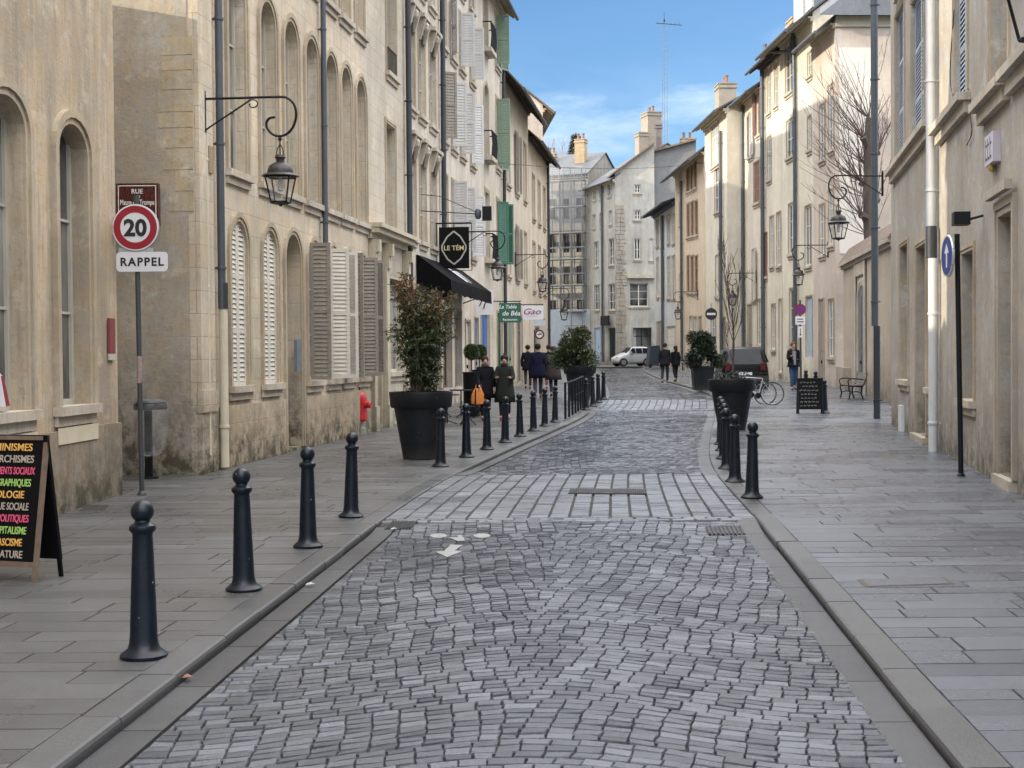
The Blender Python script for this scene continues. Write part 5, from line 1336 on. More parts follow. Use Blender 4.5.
for (hx,hy_,dy) in heads:
    h0 = atp(hx,hy_,dy)
    for k in range(11):
        a_ = rl.gauss(pi*.60,.60); dx = cos(a_); dz = abs(sin(a_)); d_ = Vector((dx*1.15-.25, rl.gauss(0,.35), dz*1.0+.12)).normalized()
        L_ = rl.uniform(1.3,3.6); n = 7; pts = [h0]; dd = d_
        for i in range(n):
            dd = (dd+Vector((rl.gauss(0,.10),rl.gauss(0,.10),.07))).normalized(); pts.append(pts[-1]+dd*L_/n)
        m.tube(pts, [max(.005,.019*(1-.75*i/n)) for i in range(n+1)], 4, False)
        for j in range(rl.randint(2,5)):
            q = pts[rl.randint(2,n-1)]; d3 = (dd+Vector((rl.gauss(0,.4),rl.gauss(0,.4),rl.gauss(.2,.3)))).normalized(); l3 = rl.uniform(.3,1.0)
            m.tube([q,q+d3*l3*.5+Vector((0,0,.02)),q+d3*l3+Vector((0,0,.08))], [.009,.007,.005], 3, False)
m.build('crown', M_twig, tr)
# far bare trees and conifer beyond the scaffolded house
for (px,pyb,pyt,dd_,lab) in ((551,178,128,150,'hazy bare tree above the roofs left of the scaffolded house'),(560,176,132,152,'second hazy bare tree just left of the little end chimney')):
    p = at_depth(px,pyb,dd_); tp = at_depth(px,pyt,dd_); e_ = empty('bare_tree', (p.x,dd_,G(dd_)), 0, lab, 'tree', 'bare trees beyond the roofs')
    m = MB(); m.tube([(0,0,0),(0,0,p.z-4)], [.4,.25], 8); m.build('trunk', M_bark, e_)
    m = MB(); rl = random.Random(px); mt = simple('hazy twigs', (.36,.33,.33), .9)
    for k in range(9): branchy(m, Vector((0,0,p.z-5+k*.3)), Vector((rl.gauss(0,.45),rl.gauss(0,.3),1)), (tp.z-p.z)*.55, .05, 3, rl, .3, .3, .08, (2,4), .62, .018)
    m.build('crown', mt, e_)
rl = random.Random(40)
p = at_depth(576,179,140); e_ = empty('conifer', (p.x,140,G(140)), 0, 'dark brownish conifer top rising behind the chimney of the scaffolded house', 'tree')
m = MB(); m.tube([(0,0,0),(0,0,p.z+1)], [.35,.1], 8); m.build('trunk', M_bark, e_)
lf = MB(); zt = at_depth(576,146,140).z
for k in range(1800):
    t_ = rl.random(); z_ = p.z-4+(zt-p.z+4)*t_; r_ = (1-t_)*2.0*math.sqrt(rl.random())+.05; a_ = rl.uniform(0,2*pi)
    leaf(lf, Vector((cos(a_)*r_,sin(a_)*r_,z_)), .5, .10, Vector((cos(a_),sin(a_),rl.gauss(-.1,.4))), rl.random()*.8, rl)
lf.build('crown', leaf_mat('conifer needles', [(.14,.12,.06),(.09,.08,.045),(.05,.05,.03)]), e_)
# ------------------------------------------------------------------ overhead wires
def wire(label, p, q_, sag, r=.012):
    P = [Vector(p).lerp(Vector(q_), k/12)-Vector((0,0,sag*4*(k/12)*(1-k/12))) for k in range(13)]
    m = MB(); m.tube([v_-Vector(p) for v_ in P], r, 4); o = m.build('overhead_wire', M_iron); o.location = p; tag(o, label, 'wire', 'wires strung across the street')
x,y = PL(478); c0 = at_depth(480,161,y); c1 = at_depth(700,163,84); wire('thin dark wire crossing the street high below the end chimney', (x,y,c0.z), c1, .3)
c0 = at_depth(690,163,88); x,y = PR(805); c1 = at_depth(805,148,y); wire('thin wire across the sunlit right facades', c0, c1, .2)
# ------------------------------------------------------------------ a-board right
x,y,z = ground_at(811,414)
ab = empty('chalkboard', (x,y,z), radians(-4), 'black A frame chalkboard with white handwriting on the right pavement', 'a frame sign')
Wb,Hb = .70,.97
m = MB(); slab_(m,-Wb/2+.03,Wb/2-.03,.12,Hb-.02,.0,.02,.16); fr = m.build('front_board', M_chalk, ab)
m = MB()
for x0 in (-Wb/2,Wb/2-.04): slab_(m,x0,x0+.04,0,Hb,-.006,.026,.16)
slab_(m,-Wb/2+.041,Wb/2-.041,Hb-.03,Hb,-.005,.025,.16); m.build('frame', M_iron, ab)
m = MB(); slab_(m,-Wb/2,Wb/2,.14,Hb,.335,.35,-.17)
for x0 in (-Wb/2,Wb/2-.04): slab_(m,x0,x0+.04,0,.139,.335,.35,-.17)
m.build('rear_board', M_chalk, ab)
m = MB(); rs = random.Random(8)
for i in range(7):
    zz = Hb-.12-i*.105; x0 = -.26+rs.uniform(-.03,.06); x1 = .28-rs.uniform(0,.12); n = 30; P = []
    for k_ in range(n): P.append((x0+(x1-x0)*k_/n, -.004+zz*.16, zz+.018*sin(k_*2.1+i)+rs.uniform(-.012,.012)))
    for w0 in range(0,n-4,6):
        m.tube([(p_[0],-.004+p_[2]*.16,p_[2]) for p_ in P[w0:w0+5]], .0045, 3)
m.build('chalk_writing', simple('chalk white', (.40,.40,.38), .8), fr)
# ------------------------------------------------------------------ bench
x,y,z = ground_at(852,399)
M_bwood = simple('dark weathered bench wood', (.13,.115,.10), .8)
bn = empty('bench', (x,y,z), radians(-91), 'wooden slatted bench with black cast iron legs against the garden wall', 'bench')
for sx_ in (-.62,.62):
    m = MB(); m.tube(catmull([(sx_,-.24,0),(sx_,-.20,.2),(sx_,-.22,.42),(sx_,.18,.42),(sx_,.28,.62),(sx_,.33,.84)],5), .022, 6); m.tube(catmull([(sx_,.22,0),(sx_,.15,.2),(sx_,.18,.42)],4), .022, 6); m.tube(catmull([(sx_,-.22,.42),(sx_,-.26,.6),(sx_,-.1,.66),(sx_,.27,.62)],4), .018, 6); m.tube(catmull([(sx_,-.2,.2),(sx_,0,.26),(sx_,.15,.2)],4), .014, 5)
    m.build('leg', M_iron, bn, True)
m = MB()
for k in range(5): m.box(-.7,.7,-.22+k*.085,-.15+k*.085,.44,.465)
m.build('seat', M_bwood, bn)
m = MB()
for k in range(4): m.hexa([(-.7,.20+k*.035,.50+k*.09),(.7,.20+k*.035,.50+k*.09),(.7,.225+k*.035,.50+k*.09),(-.7,.225+k*.035,.50+k*.09),(-.7,.225+k*.035,.57+k*.09),(.7,.225+k*.035,.57+k*.09),(.7,.25+k*.035,.57+k*.09),(-.7,.25+k*.035,.57+k*.09)])
m.build('backrest', M_bwood, bn)
# ------------------------------------------------------------------ railings
def railing(name, P, label, mat):
    e_ = empty(name, (P[0][0],P[0][1],G(P[0][1])), 0, label, 'railing', 'low railings along the kerb'); o = Vector((P[0][0],P[0][1],G(P[0][1])))
    for p_ in P:
        m = MB(); v_ = Vector((p_[0],p_[1],G(p_[1])))-o; m.tube([v_,v_+Vector((0,0,.95))], .032, 8); m.build('post', mat, e_, True)
    m = MB(); m.tube([Vector((p_[0],p_[1],G(p_[1])+.93))-o for p_ in P], .022, 6); m.tube([Vector((p_[0],p_[1],G(p_[1])+.5))-o for p_ in P[len(P)//2:]], .016, 6); m.build('top_rail', mat, e_)
    return e_
railing('barrier_railing', [(XL(yy)-.32,yy) for yy in (36.6,37.4,38.2,39.0,39.8,40.6,41.4)], 'low dark railing between the left bollards and the hedge planter', M_bol)
railing('barrier_railing', [(XR(yy)+.35,yy) for yy in (54,56,58,60,62,64)], 'low pale and dark railing beside the two standing people far right', simple('galvanised tube', (.35,.37,.39)))
# ------------------------------------------------------------------ bicycle
def bicycle(x,y,z,rz,label,col):
    e_ = empty('bicycle', (x,y,z), rz, label, 'bicycle'); R_ = .34; wb = 1.04
    for wx in (0,wb):
        m = MB(); n = 32; P = [(wx+cos(2*pi*k/n)*R_,0,R_+sin(2*pi*k/n)*R_) for k in range(n+1)]; m.tube(P, .018, 6, False); w_ = m.build('wheel', simple('tyre rubber', (.015,.015,.016), .8), e_)
        m = MB(); m.tube([(wx+cos(2*pi*k/n)*(R_-.025),0,R_+sin(2*pi*k/n)*(R_-.025)) for k in range(n+1)], .009, 4, False); m.build('rim', simple('galvanised tube', (.35,.37,.39)), w_)
        m = MB()
        for k in range(14): a_ = 2*pi*k/14; m.tube([(wx,0,R_),(wx+cos(a_)*(R_-.03),0,R_+sin(a_)*(R_-.03))], .0025, 3, False)
        m.build('spokes', simple('galvanised tube', (.35,.37,.39)), w_)
    m = MB(); bbk = (.42,0,.28); st_ = (.28,0,.80); hd = (.86,0,.84); hl = (.90,0,.70)
    for p_,q_,r_ in ((bbk,st_,.016),(bbk,hl,.019),(st_,hd,.016),((0,0,R_),bbk,.011),((0,0,R_),(.30,0,.74),.010),(hd,hl,.019)): m.tube([p_,q_], r_, 6)
    m.build('frame', col, e_)
    m = MB(); 
    for s_ in (-.05,.05): m.tube([(.90,s_,.68),(wb,s_,R_)], .011, 5)
    m.tube([(.90,-.05,.68),(.90,.05,.68)], .015, 5); m.build('fork', col, e_)
    m = MB(); m.tube([st_,(.25,0,.93)], .012, 5); m.hexa([(.10,-.08,.93),(.40,-.02,.93),(.40,.02,.93),(.10,.08,.93),(.12,-.07,.98),(.38,-.015,.96),(.38,.015,.96),(.12,.07,.98)]); m.build('saddle', M_iron, e_)
    m = MB(); m.tube([hd,(.84,0,.98)], .014, 5); m.tube(catmull([(.70,-.30,.99),(.80,-.2,1.0),(.84,0,.99),(.80,.2,1.0),(.70,.30,.99)],4), .013, 5); m.build('handlebar', M_iron, e_)
    m = MB(); m.tube([(.42,-.07,.28),(.50,-.08,.15)], .01, 4); m.tube([(.42,.07,.28),(.34,.08,.41)], .01, 4); m.lathe([(.09,-.005),(.09,.005)], 14, (0,0,0)); m.v = m.v[:-28]+[(p_[0]+.42,p_[2]+.05,p_[1]+.28) for p_ in m.v[-28:]]; m.build('cranks', M_iron, e_)
    return e_
x,y,z = ground_at(773,405)
bicycle(x-.02,y,z,pi-.25,'pale framed bicycle leaning behind the right planter','x' and simple('pale bike paint', (.46,.46,.44), .4))
bicycle(x-.15,y+.5,G(y),pi-.35,'dark second bicycle partly hidden behind the pale one',simple('dark bike paint', (.03,.03,.035), .4))
# ------------------------------------------------------------------ cars
def carpaint(name, c):
    m, nt, b_ = nodes(name); b_.inputs['Base Color'].default_value = (*c,1); b_.inputs['Roughness'].default_value = .35; b_.inputs['Coat Weight'].default_value = .1; b_.inputs['Specular IOR Level'].default_value = .3; b_.inputs['Coat Roughness'].default_value = .06
    return m
def car(x,y,z,rz,label,paint,L_=3.9,W_=1.74,H_=1.50,cat='car'):
    """rear at x=0, front at x=L"""
    e_ = empty('parked_car', (x,y,z), rz, label, cat)
    # stations: x, half width low, half width belt, half width roof, z low, z belt, z roof
    S_ = [(0,.74,.70,.0,.42,.80,.82),(.05,.80,.78,.50,.25,.95,1.10),(.28,.84,.82,.56,.22,.98,H_-.06),(.7,.85,.85,.58,.20,.97,H_),(1.6,.86,.86,.60,.20,.95,H_+.01),(2.2,.86,.86,.58,.20,.94,H_-.06),(2.75,.86,.85,.62,.20,.93,1.02),(3.2,.85,.80,.55,.20,.86,.93),(3.7,.80,.72,.40,.22,.70,.76),(3.9,.70,.62,.30,.32,.55,.58)]
    kx = L_/3.9; kw = W_/1.72; rings = []
    for (sx_,wl,wb_,wr,zl,zb,zr) in S_:
        h = [(0,zl),(wl*.85,zl),(wl,zl+.12),(max(wl,wb_)+.015,(zl+zb)/2),(wb_,zb),(wr+(.06 if wr else .55),zb+(zr-zb)*.75),(max(wr,.45)-.04,zr-.02),(.0,zr)]
        rings.append([(sx_*kx,a_*kw,b_) for a_,b_ in h]+[(sx_*kx,-a_*kw,b_) for a_,b_ in h[-2:0:-1]])
    n = len(rings[0]); m = MB(); vs = [p_ for r_ in rings for p_ in r_]; fs = []
    for i in range(len(rings)-1):
        for k in range(n): fs.append((i*n+k,(i+1)*n+k,(i+1)*n+(k+1)%n,i*n+(k+1)%n))
    fs += [tuple(range(n)), tuple((len(rings)-1)*n+k for k in range(n-1,-1,-1))]
    m.add(vs, fs); o = m.build('body', paint, e_, 'all'); md = o.modifiers.new('sub','SUBSURF'); md.levels = 1; md.render_levels = 2
    gl = simple('car glass', (.006,.008,.012), .2, 0, .3, 2, 0, .004, .3)
    m = MB(); m.quad((.02*kx,-.60*kw,.93),(.02*kx,.60*kw,.93),(.235*kx,.52*kw,H_-.10),(.235*kx,-.52*kw,H_-.10)); m.v = [(p_[0]-.025,p_[1],p_[2]) for p_ in m.v]; m.build('rear_window', gl, e_)
    m = MB(); m.quad((2.80*kx,-.66*kw,.98),(2.80*kx,.66*kw,.98),(2.20*kx,.54*kw,H_-.08),(2.20*kx,-.54*kw,H_-.08)); m.v = [(p_[0]+.03,p_[1],p_[2]+.02) for p_ in m.v]; m.build('windscreen', gl, e_)
    for s_ in (-1,1):
        m = MB()
        for x0,x1,t0,t1 in ((.45,1.15,.55,1.15),(1.22,1.85,1.22,1.85),(1.92,2.6,1.92,2.2)):
            m.quad((x0*kx,s_*.875*kw,1.0),(x1*kx,s_*.875*kw,1.0),(t1*kx,s_*.70*kw,H_-.12),(t0*kx,s_*.70*kw,H_-.12))
        m.build('side_window', gl, e_)
        m = MB(); m.box(-.015,.10,s_*.62*kw-.09,s_*.62*kw+.09,.70,.98); m.build('tail_light', simple('tail light red', (.09,.006,.007), .3), e_)
        m = MB(); m.box(3.62*kx,3.80*kx,s_*.56*kw-.13,s_*.56*kw+.13,.60,.72); m.build('headlight', simple('headlight', (.5,.52,.55), .15), e_)
        m = MB(); m.box(2.35*kx,2.5*kx,s_*.95*kw-.08,s_*.95*kw+.08,.98,1.12); m.build('wing_mirror', paint, e_)
        for wx in (.72,3.15):
            m = MB(); m.lathe([(.30,-.10),(.32,-.08),(.32,.08),(.30,.10)], 22); m.v = [(wx*kx+p_[0],s_*.78*kw+p_[2],.32+p_[1]) for p_ in m.v]; w_ = m.build('wheel', simple('tyre rubber', (.015,.015,.016)), e_, True)
            m = MB(); m.lathe([(.20,-.01),(.19,.01),(.05,.02)], 14); m.v = [(wx*kx+p_[0],s_*(.78*kw+.10+p_[2]),.32+p_[1]) for p_ in m.v]; m.build('rim', simple('wheel rim', (.35,.36,.37), .3, .6), w_)
    m = MB(); m.box(-.045,-.01,-.26,.26,.52,.63); q = m.build('number_plate', M_signW, e_)
    m = MB(); m.box(-.05,.08,-.80*kw,.80*kw,.28,.50); m.build('bumper', simple('dark bumper', (.03,.03,.032), .6), e_)
    return e_
c = at_depth(744,388,53.5)
car(c.x,53.2,G(54),radians(86),'dark hatchback parked on the right behind the planter, seen from the rear',carpaint('black car paint', (.004,.004,.005)),W_=1.85,H_=1.62)
m = MB(); kw = 1.0
c = at_depth(627,368,104.5)
car(at_depth(651,368,106).x,106.5,G(105),radians(195),'small white car parked at the far end of the street',carpaint('white car paint', (.42,.43,.44)),L_=3.0,W_=1.6,H_=1.50)
c = at_depth(653.5,369,100)
tb = empty('covered_trailer', (c.x,c.y,G(100)), radians(10), 'dark blue grey covered bin trailer right of the small white car', 'trailer')
m = MB(); m.hexa([(-.45,-.4,.15),(.6,-.4,.15),(.6,.5,.15),(-.45,.5,.15),(-.3,-.35,1.55),(.35,-.35,1.6),(.35,.45,1.6),(-.3,.45,1.55)]); m.build('container', simple('blue grey cover', (.03,.045,.06), .6), tb)
for s_ in (-.35,.45): m = MB(); m.lathe([(.14,-.05),(.15,0),(.14,.05)], 12); m.v = [(s_+p_[0],-.42+p_[2],.15+p_[1]) for p_ in m.v]; m.build('wheel', simple('tyre rubber', (.015,.015,.016)), tb)
# ------------------------------------------------------------------ people
M_skin = simple('skin', (.50,.30,.22), .55, 0, .12, 12, 0)
def skin(name, nodes_, edges, mat, parent, sub=2):
    keys = list(nodes_); me = bpy.data.meshes.new(name); idx = {k:i for i,k in enumerate(keys)}
    me.from_pydata([nodes_[k][0] for k in keys], [(idx[a_],idx[b_]) for a_,b_ in edges], []); me.update()
    o = bpy.data.objects.new(name, me); COL.objects.link(o)
    o.modifiers.new('skin','SKIN'); o.modifiers['skin'].use_smooth_shade = True
    sv = me.skin_vertices[0].data
    for k in keys:
        r_ = nodes_[k][1]; sv[idx[k]].radius = (r_,r_) if not isinstance(r_,tuple) else r_; sv[idx[k]].use_root = (k == keys[0])
    s_ = o.modifiers.new('sub','SUBSURF'); s_.levels = sub; s_.render_levels = sub
    dg = bpy.context.evaluated_depsgraph_get(); me2 = bpy.data.meshes.new_from_object(o.evaluated_get(dg)); bpy.data.objects.remove(o)
    me2.name = name; me2.materials.clear(); me2.materials.append(mat); me2.polygons.foreach_set('use_smooth',[True]*len(me2.polygons))
    o = bpy.data.objects.new(name, me2); COL.objects.link(o); o.parent = parent; return o
def person(x,y,rz,label,H_=1.72,coat=(.02,.02,.025),trs=(.02,.02,.03),hem=.62,step=.16,arms=((.0,0),(.0,0)),hair=(.03,.02,.015),hat=None,shoe=(.02,.02,.02),longhair=False,bulk=1.0,scarf=None,inner=None,beret=False):
    """faces local -y"""
    e_ = empty('person', (x,y,G(y)), rz, label, 'person'); k = H_/1.75; e_.scale = (k,k,k)
    b_ = bulk; J = {}
    J['pelvis'] = ((0,0,.95),.11); J['waist'] = ((0,.01,1.10),.105); J['chest'] = ((0,.0,1.30),.125); J['nb'] = ((0,.01,1.46),.06); J['neck'] = ((0,-.005,1.53),.05)
    J['h0'] = ((0,-.02,1.59),.07); J['h1'] = ((0,-.012,1.66),.088); J['h2'] = ((0,0,1.715),.062); J['nose'] = ((0,-.105,1.635),.014)
    E = [('pelvis','waist'),('waist','chest'),('chest','nb'),('nb','neck'),('neck','h0'),('h0','h1'),('h1','h2'),('h1','nose')]
    for s_,nm,st_,ar in ((-1,'L',step,arms[0]),(1,'R',-step,arms[1])):
        J['hip'+nm] = ((s_*.09,0,.90),.085); J['kn'+nm] = ((s_*.095,-st_*.55-.03,.50),.055); J['an'+nm] = ((s_*.09,-st_+.02+(.06 if st_ < 0 else 0),.09+(.05 if st_ < 0 else 0)),.038); J['to'+nm] = ((s_*.10,-st_-.13+(.04 if st_ < 0 else 0),.035),.03)
        E += [('pelvis','hip'+nm),('hip'+nm,'kn'+nm),('kn'+nm,'an'+nm),('an'+nm,'to'+nm)]
        fwd, bend = ar     # forward swing of the upper arm, elbow bend (radians)
        sh = Vector((s_*.185,0,1.41)); el = sh+Vector((s_*.05,-sin(fwd)*.29,-cos(fwd)*.29)); q_ = fwd+bend; wr = el+Vector((-s_*.06*sin(bend),-sin(q_)*.25,-cos(q_)*.25))
        hd = (wr-el).normalized(); pm = wr+hd*.055
        J['sh'+nm] = (tuple(sh),.06); J['el'+nm] = (tuple(el),.042); J['wr'+nm] = (tuple(wr),.027); J['pm'+nm] = (tuple(pm),.03)
        E += [('chest','sh'+nm),('sh'+nm,'el'+nm),('el'+nm,'wr'+nm),('wr'+nm,'pm'+nm)]
        sd_ = Vector((0,1,0)) if abs(hd.y) < .7 else Vector((1,0,0))
        for f in range(4):
            o0 = pm+hd*.03+sd_*((f-1.5)*.019); o1 = o0+hd*(.035+.006*(f in (1,2))); o2 = o1+(hd+Vector((-s_*.5,0,0))).normalized()*.03
            J['f%s%d0'%(nm,f)] = (tuple(o0),.010); J['f%s%d1'%(nm,f)] = (tuple(o1),.0085); J['f%s%d2'%(nm,f)] = (tuple(o2),.0075)
            E += [('pm'+nm,'f%s%d0'%(nm,f)),('f%s%d0'%(nm,f),'f%s%d1'%(nm,f)),('f%s%d1'%(nm,f),'f%s%d2'%(nm,f))]
        t0 = wr+hd*.02-sd_*.03; t1 = t0-sd_*.025+hd*.03; J['t%s0'%nm] = (tuple(t0),.011); J['t%s1'%nm] = (tuple(t1),.009); E += [('wr'+nm,'t%s0'%nm),('t%s0'%nm,'t%s1'%nm)]
    skin('body', J, E, M_skin, e_)
    mc = simple('coat %s'%(str(coat)), coat, .9, 0, .25, 9, .5, .01, .12); mt = simple('trousers %s'%(str(trs)), trs, .9, 0, .3, 9, .5, .01, .15); ms = simple('shoes %s'%str(shoe), shoe, .5)
    T = {'pelvis':((0,0,.95),.135),}; TE = []
    for nm in 'LR':
        T['hip'+nm] = (J['hip'+nm][0],.098); T['kn'+nm] = (J['kn'+nm][0],.070); a_ = J['an'+nm][0]; T['an'+nm] = ((a_[0],a_[1],a_[2]+.03),.055); TE += [('pelvis','hip'+nm),('hip'+nm,'kn'+nm),('kn'+nm,'an'+nm)]
    skin('trousers', T, TE, mt, e_)
    for nm in 'LR':
        a_ = J['an'+nm][0]; t_ = J['to'+nm][0]; skin('shoe', {'h':((a_[0],a_[1]+.02,a_[2]-.03),.042),'m':((a_[0],(a_[1]+t_[1])/2,max(.045,(a_[2]+t_[2])/2-.01)),.045),'t':((t_[0],t_[1]-.02,t_[2]+.005),.038)}, [('h','m'),('m','t')], ms, e_)
    C_ = {'chest':((0,0,1.30),(.17*b_,.135*b_)),'waist':((0,.01,1.10),(.155*b_,.13*b_)),'pelvis':((0,0,.93),(.17*b_,.14*b_)),'nb':((0,.01,1.45),.095),'co':((0,.005,1.52),.075)}; CE = [('chest','waist'),('waist','pelvis'),('chest','nb'),('nb','co')]
    for nm in 'LR':
        C_['sh'+nm] = (J['sh'+nm][0],.083*b_); C_['el'+nm] = (J['el'+nm][0],.066*b_); w_ = J['wr'+nm][0]; e1 = J['el'+nm][0]; C_['wr'+nm] = (tuple(Vector(w_).lerp(Vector(e1),.06)),.05*b_); CE += [('chest','sh'+nm),('sh'+nm,'el'+nm),('el'+nm,'wr'+nm)]
    jk = skin('coat', C_, CE, mc, e_)
    if hem < .88:
        m = MB(); pr = [(.175*b_,1.12),(.19*b_,.95),(.205*b_,(hem+.95)/2),(.22*b_,hem),(.205*b_,hem),(.17*b_,.93)]
        n = 24; vs = []
        for i,(r_,z_) in enumerate(pr):
            for q in range(n): a_ = 2*pi*q/n; f = 1+.035*sin(6*a_+z_*3)*(1 if z_ < .9 else .3); vs.append((cos(a_)*r_*1.12*f,sin(a_)*r_*.92*f,z_))
        m.add(vs, [(i*n+q,(i)*n+(q+1)%n,(i+1)*n+(q+1)%n,(i+1)*n+q) for i in range(len(pr)-1) for q in range(n)]); m.build('coat_skirt', mc, e_, 'all')
    # hair and hat
    mh = simple('hair %s'%str(hair), hair, .8, 0, .4, 30, .3, .004, .15)
    m = MB(); m.lathe([(.085,-.05),(.104,.0),(.103,.05),(.08,.095),(.045,.118),(.005,.124)], 18, (0,.018,1.655)); o = m.build('hair', mh, e_, 'all')
    if longhair: skin('long_hair', {'a':((0,.06,1.66),.085),'b':((0,.08,1.54),.085),'c':((0,.075,1.42),.06)}, [('a','b'),('b','c')], mh, e_)
    if hat:
        m = MB(); mhat = simple('hat %s'%str(hat), hat, .9, 0, .3, 20)
        m.lathe([(.100,.015),(.108,.025),(.107,.06),(.090,.10),(.05,.128),(.005,.134)], 18, (0,.010,1.66))
        if beret: m.lathe([(.10,.03),(.135,.06),(.13,.09),(.06,.115),(.005,.12)], 18, (.03,.02,1.67))
        else: m.lathe([(.01,.125),(.032,.14),(.028,.172),(.005,.185)], 10, (0,.010,1.66)); m.build('hat', mhat, e_, 'all')
    for s_ in (-1,1):
        m = MB(); m.lathe([(.004,-.009),(.012,0),(.004,.009)], 8, (s_*.034,-.094,1.665)); m.build('eye', M_char, e_)
        m = MB(); m.lathe([(.006,-.03),(.016,-.01),(.018,.015),(.006,.03)], 8, (s_*.092,.0,1.645),.6,1); m.build('ear', M_skin, e_, True)
    m = MB(); m.box(-.025,.025,-.100,-.088,1.592,1.600); m.build('mouth', simple('lips', (.30,.10,.09), .5), e_)
    if scarf: m = MB(); m.lathe([(.08,1.46),(.105,1.49),(.105,1.54),(.08,1.565)], 16, (0,-.005,0)); m.build('scarf', simple('scarf %s'%str(scarf), scarf, .9, 0, .3, 20), e_, 'all')
    if inner: m = MB(); m.hexa([(-.045,-.175,.92),(.045,-.175,.92),(.06,-.1,1.0),(-.06,-.1,1.0),(-.03,-.150,1.44),(.03,-.150,1.44),(.075,-.08,1.44),(-.075,-.08,1.44)]); m.build('jumper', simple('jumper %s'%str(inner), inner, .9), e_)
    return e_
x,y,z = ground_at(485.5,420.5); pa = person(x,y,radians(12),'woman in a black coat and beret carrying an orange bag on the left pavement',1.64,(.010,.010,.014),(.012,.012,.016),.62,.05,((.25,.5),(.10,.15)),beret=True,hat=(.012,.012,.015),bulk=1.12,scarf=(.05,.03,.03))
bgx = empty('shopping_bag', (x-.17,y-.16,G(y)+.42), radians(12), 'orange shopping bag held by the woman in black', 'bag')
m = MB(); rb = random.Random(4); pr = [(.05,0),(.19,.02),(.20,.12),(.19,.24),(.14,.36),(.10,.42)]; n = 20; vs = []
for r_,z_ in pr:
    for q in range(n): a_ = 2*pi*q/n; rr_ = r_*(1+rb.uniform(-.07,.07)); vs.append((cos(a_)*rr_,sin(a_)*rr_*.5,z_))
m.add(vs, [(i*n+q,i*n+(q+1)%n,(i+1)*n+(q+1)%n,(i+1)*n+q) for i in range(len(pr)-1) for q in range(n)]+[tuple(range(n-1,-1,-1))]); m.build('sack', simple('orange plastic', (.62,.20,.035), .5, 0, .3, 9), bgx, True)
for s_ in (-.03,.03): m = MB(); m.tube(catmull([(-.08,s_,.40),(-.05,s_,.52),(0,s_*.4,.58),(.05,s_,.52),(.08,s_,.40)],4), .008, 5); m.build('handle', simple('orange plastic', (.62,.20,.035)), bgx)
x,y,z = ground_at(505,420.5); person(x,y,radians(-5),'person in a long dark green padded coat and black bobble hat facing the camera',1.66,(.022,.026,.022),(.018,.018,.022),.50,.06,((.35,1.35),(.35,1.35)),hat=(.01,.01,.012),shoe=(.16,.02,.02),bulk=1.15,scarf=(.03,.012,.014))
x,y,z = ground_at(538,398.5); person(x,y,pi,'walker in a navy coat seen from behind beyond the left bollards',1.80,(.010,.012,.028),(.05,.05,.065),.66,.20,((.1,.3),(-.1,.3)),bulk=1.15,hair=(.02,.015,.012))
x,y,z = ground_at(553.5,397); person(x,y,pi+.1,'walker in a grey brown hooded coat seen from behind, right of the navy coat',1.70,(.05,.042,.040),(.03,.03,.04),.60,.14,((.2,.6),(.1,.4)),bulk=1.18,hair=(.035,.028,.026),longhair=True)
x,y,z = ground_at(528,389); person(x,y,pi,'slim figure in black farther off, just left of the navy coat',1.72,(.012,.012,.014),(.04,.035,.04),.75,.12)
x,y,z = ground_at(549,390); person(x,y,pi,'figure in black between the navy and the grey brown coats, farther off',1.72,(.012,.012,.014),(.12,.05,.05),.75,.12)
x,y,z = ground_at(793.5,390.5); person(x,y,radians(8),'man in a dark open jacket and blue jeans facing the camera under the parking sign',1.76,(.012,.012,.015),(.045,.085,.17),.86,.08,((.35,1.75),(.15,.5)),hair=(.10,.06,.035),inner=(.22,.24,.26))
x,y,z = ground_at(665,383.5); person(x,y,pi-.3,'man in a dark jacket standing by the far right railing',1.78,(.015,.016,.02),(.03,.03,.035),.80,.10)
x,y,z = ground_at(675.5,382); person(x,y,pi+.4,'shorter figure in black beside the man at the far right railing',1.66,(.010,.010,.012),(.02,.02,.025),.80,.10,longhair=True)
# ------------------------------------------------------------------ restaurant front
for px,lab in ((471.5,'clipped topiary ball in a tall black pot, left of its twin, by the blue door'),(479.5,'clipped topiary ball in a tall black pot, nearer the blue door')):
    d_ = 38.0 if px < 475 else 40.0; c = at_depth(px,352,d_); e_ = empty('topiary_ball', (c.x,d_,G(d_)), 0, lab, 'topiary', 'topiary balls at the restaurant')
    m = MB(); m.lathe([(.20,0),(.22,.02),(.24,1.15),(.26,1.2),(.20,1.2)], 16); m.build('pot', M_iron, e_, True); m = MB(); m.tube([(0,0,1.15),(0,0,c.z-G(d_))], .02, 6); m.build('stem', M_stem, e_)
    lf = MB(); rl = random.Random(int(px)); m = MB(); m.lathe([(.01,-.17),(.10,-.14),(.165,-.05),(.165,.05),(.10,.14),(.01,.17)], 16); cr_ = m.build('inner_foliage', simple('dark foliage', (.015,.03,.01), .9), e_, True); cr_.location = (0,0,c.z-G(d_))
    for k in range(1500): v_ = Vector((rl.gauss(0,1),rl.gauss(0,1),rl.gauss(0,1))).normalized(); leaf(lf, v_*(.15+.05*rl.random())*1.02, .05, .016, v_+Vector((rl.gauss(0,.5),rl.gauss(0,.5),rl.gauss(0,.5))), rl.random(), rl)
    o = lf.build('foliage', leaf_mat('box leaves', [(.09,.13,.03),(.06,.10,.025),(.03,.06,.02)]), e_); o.location = (0,0,c.z-G(d_))
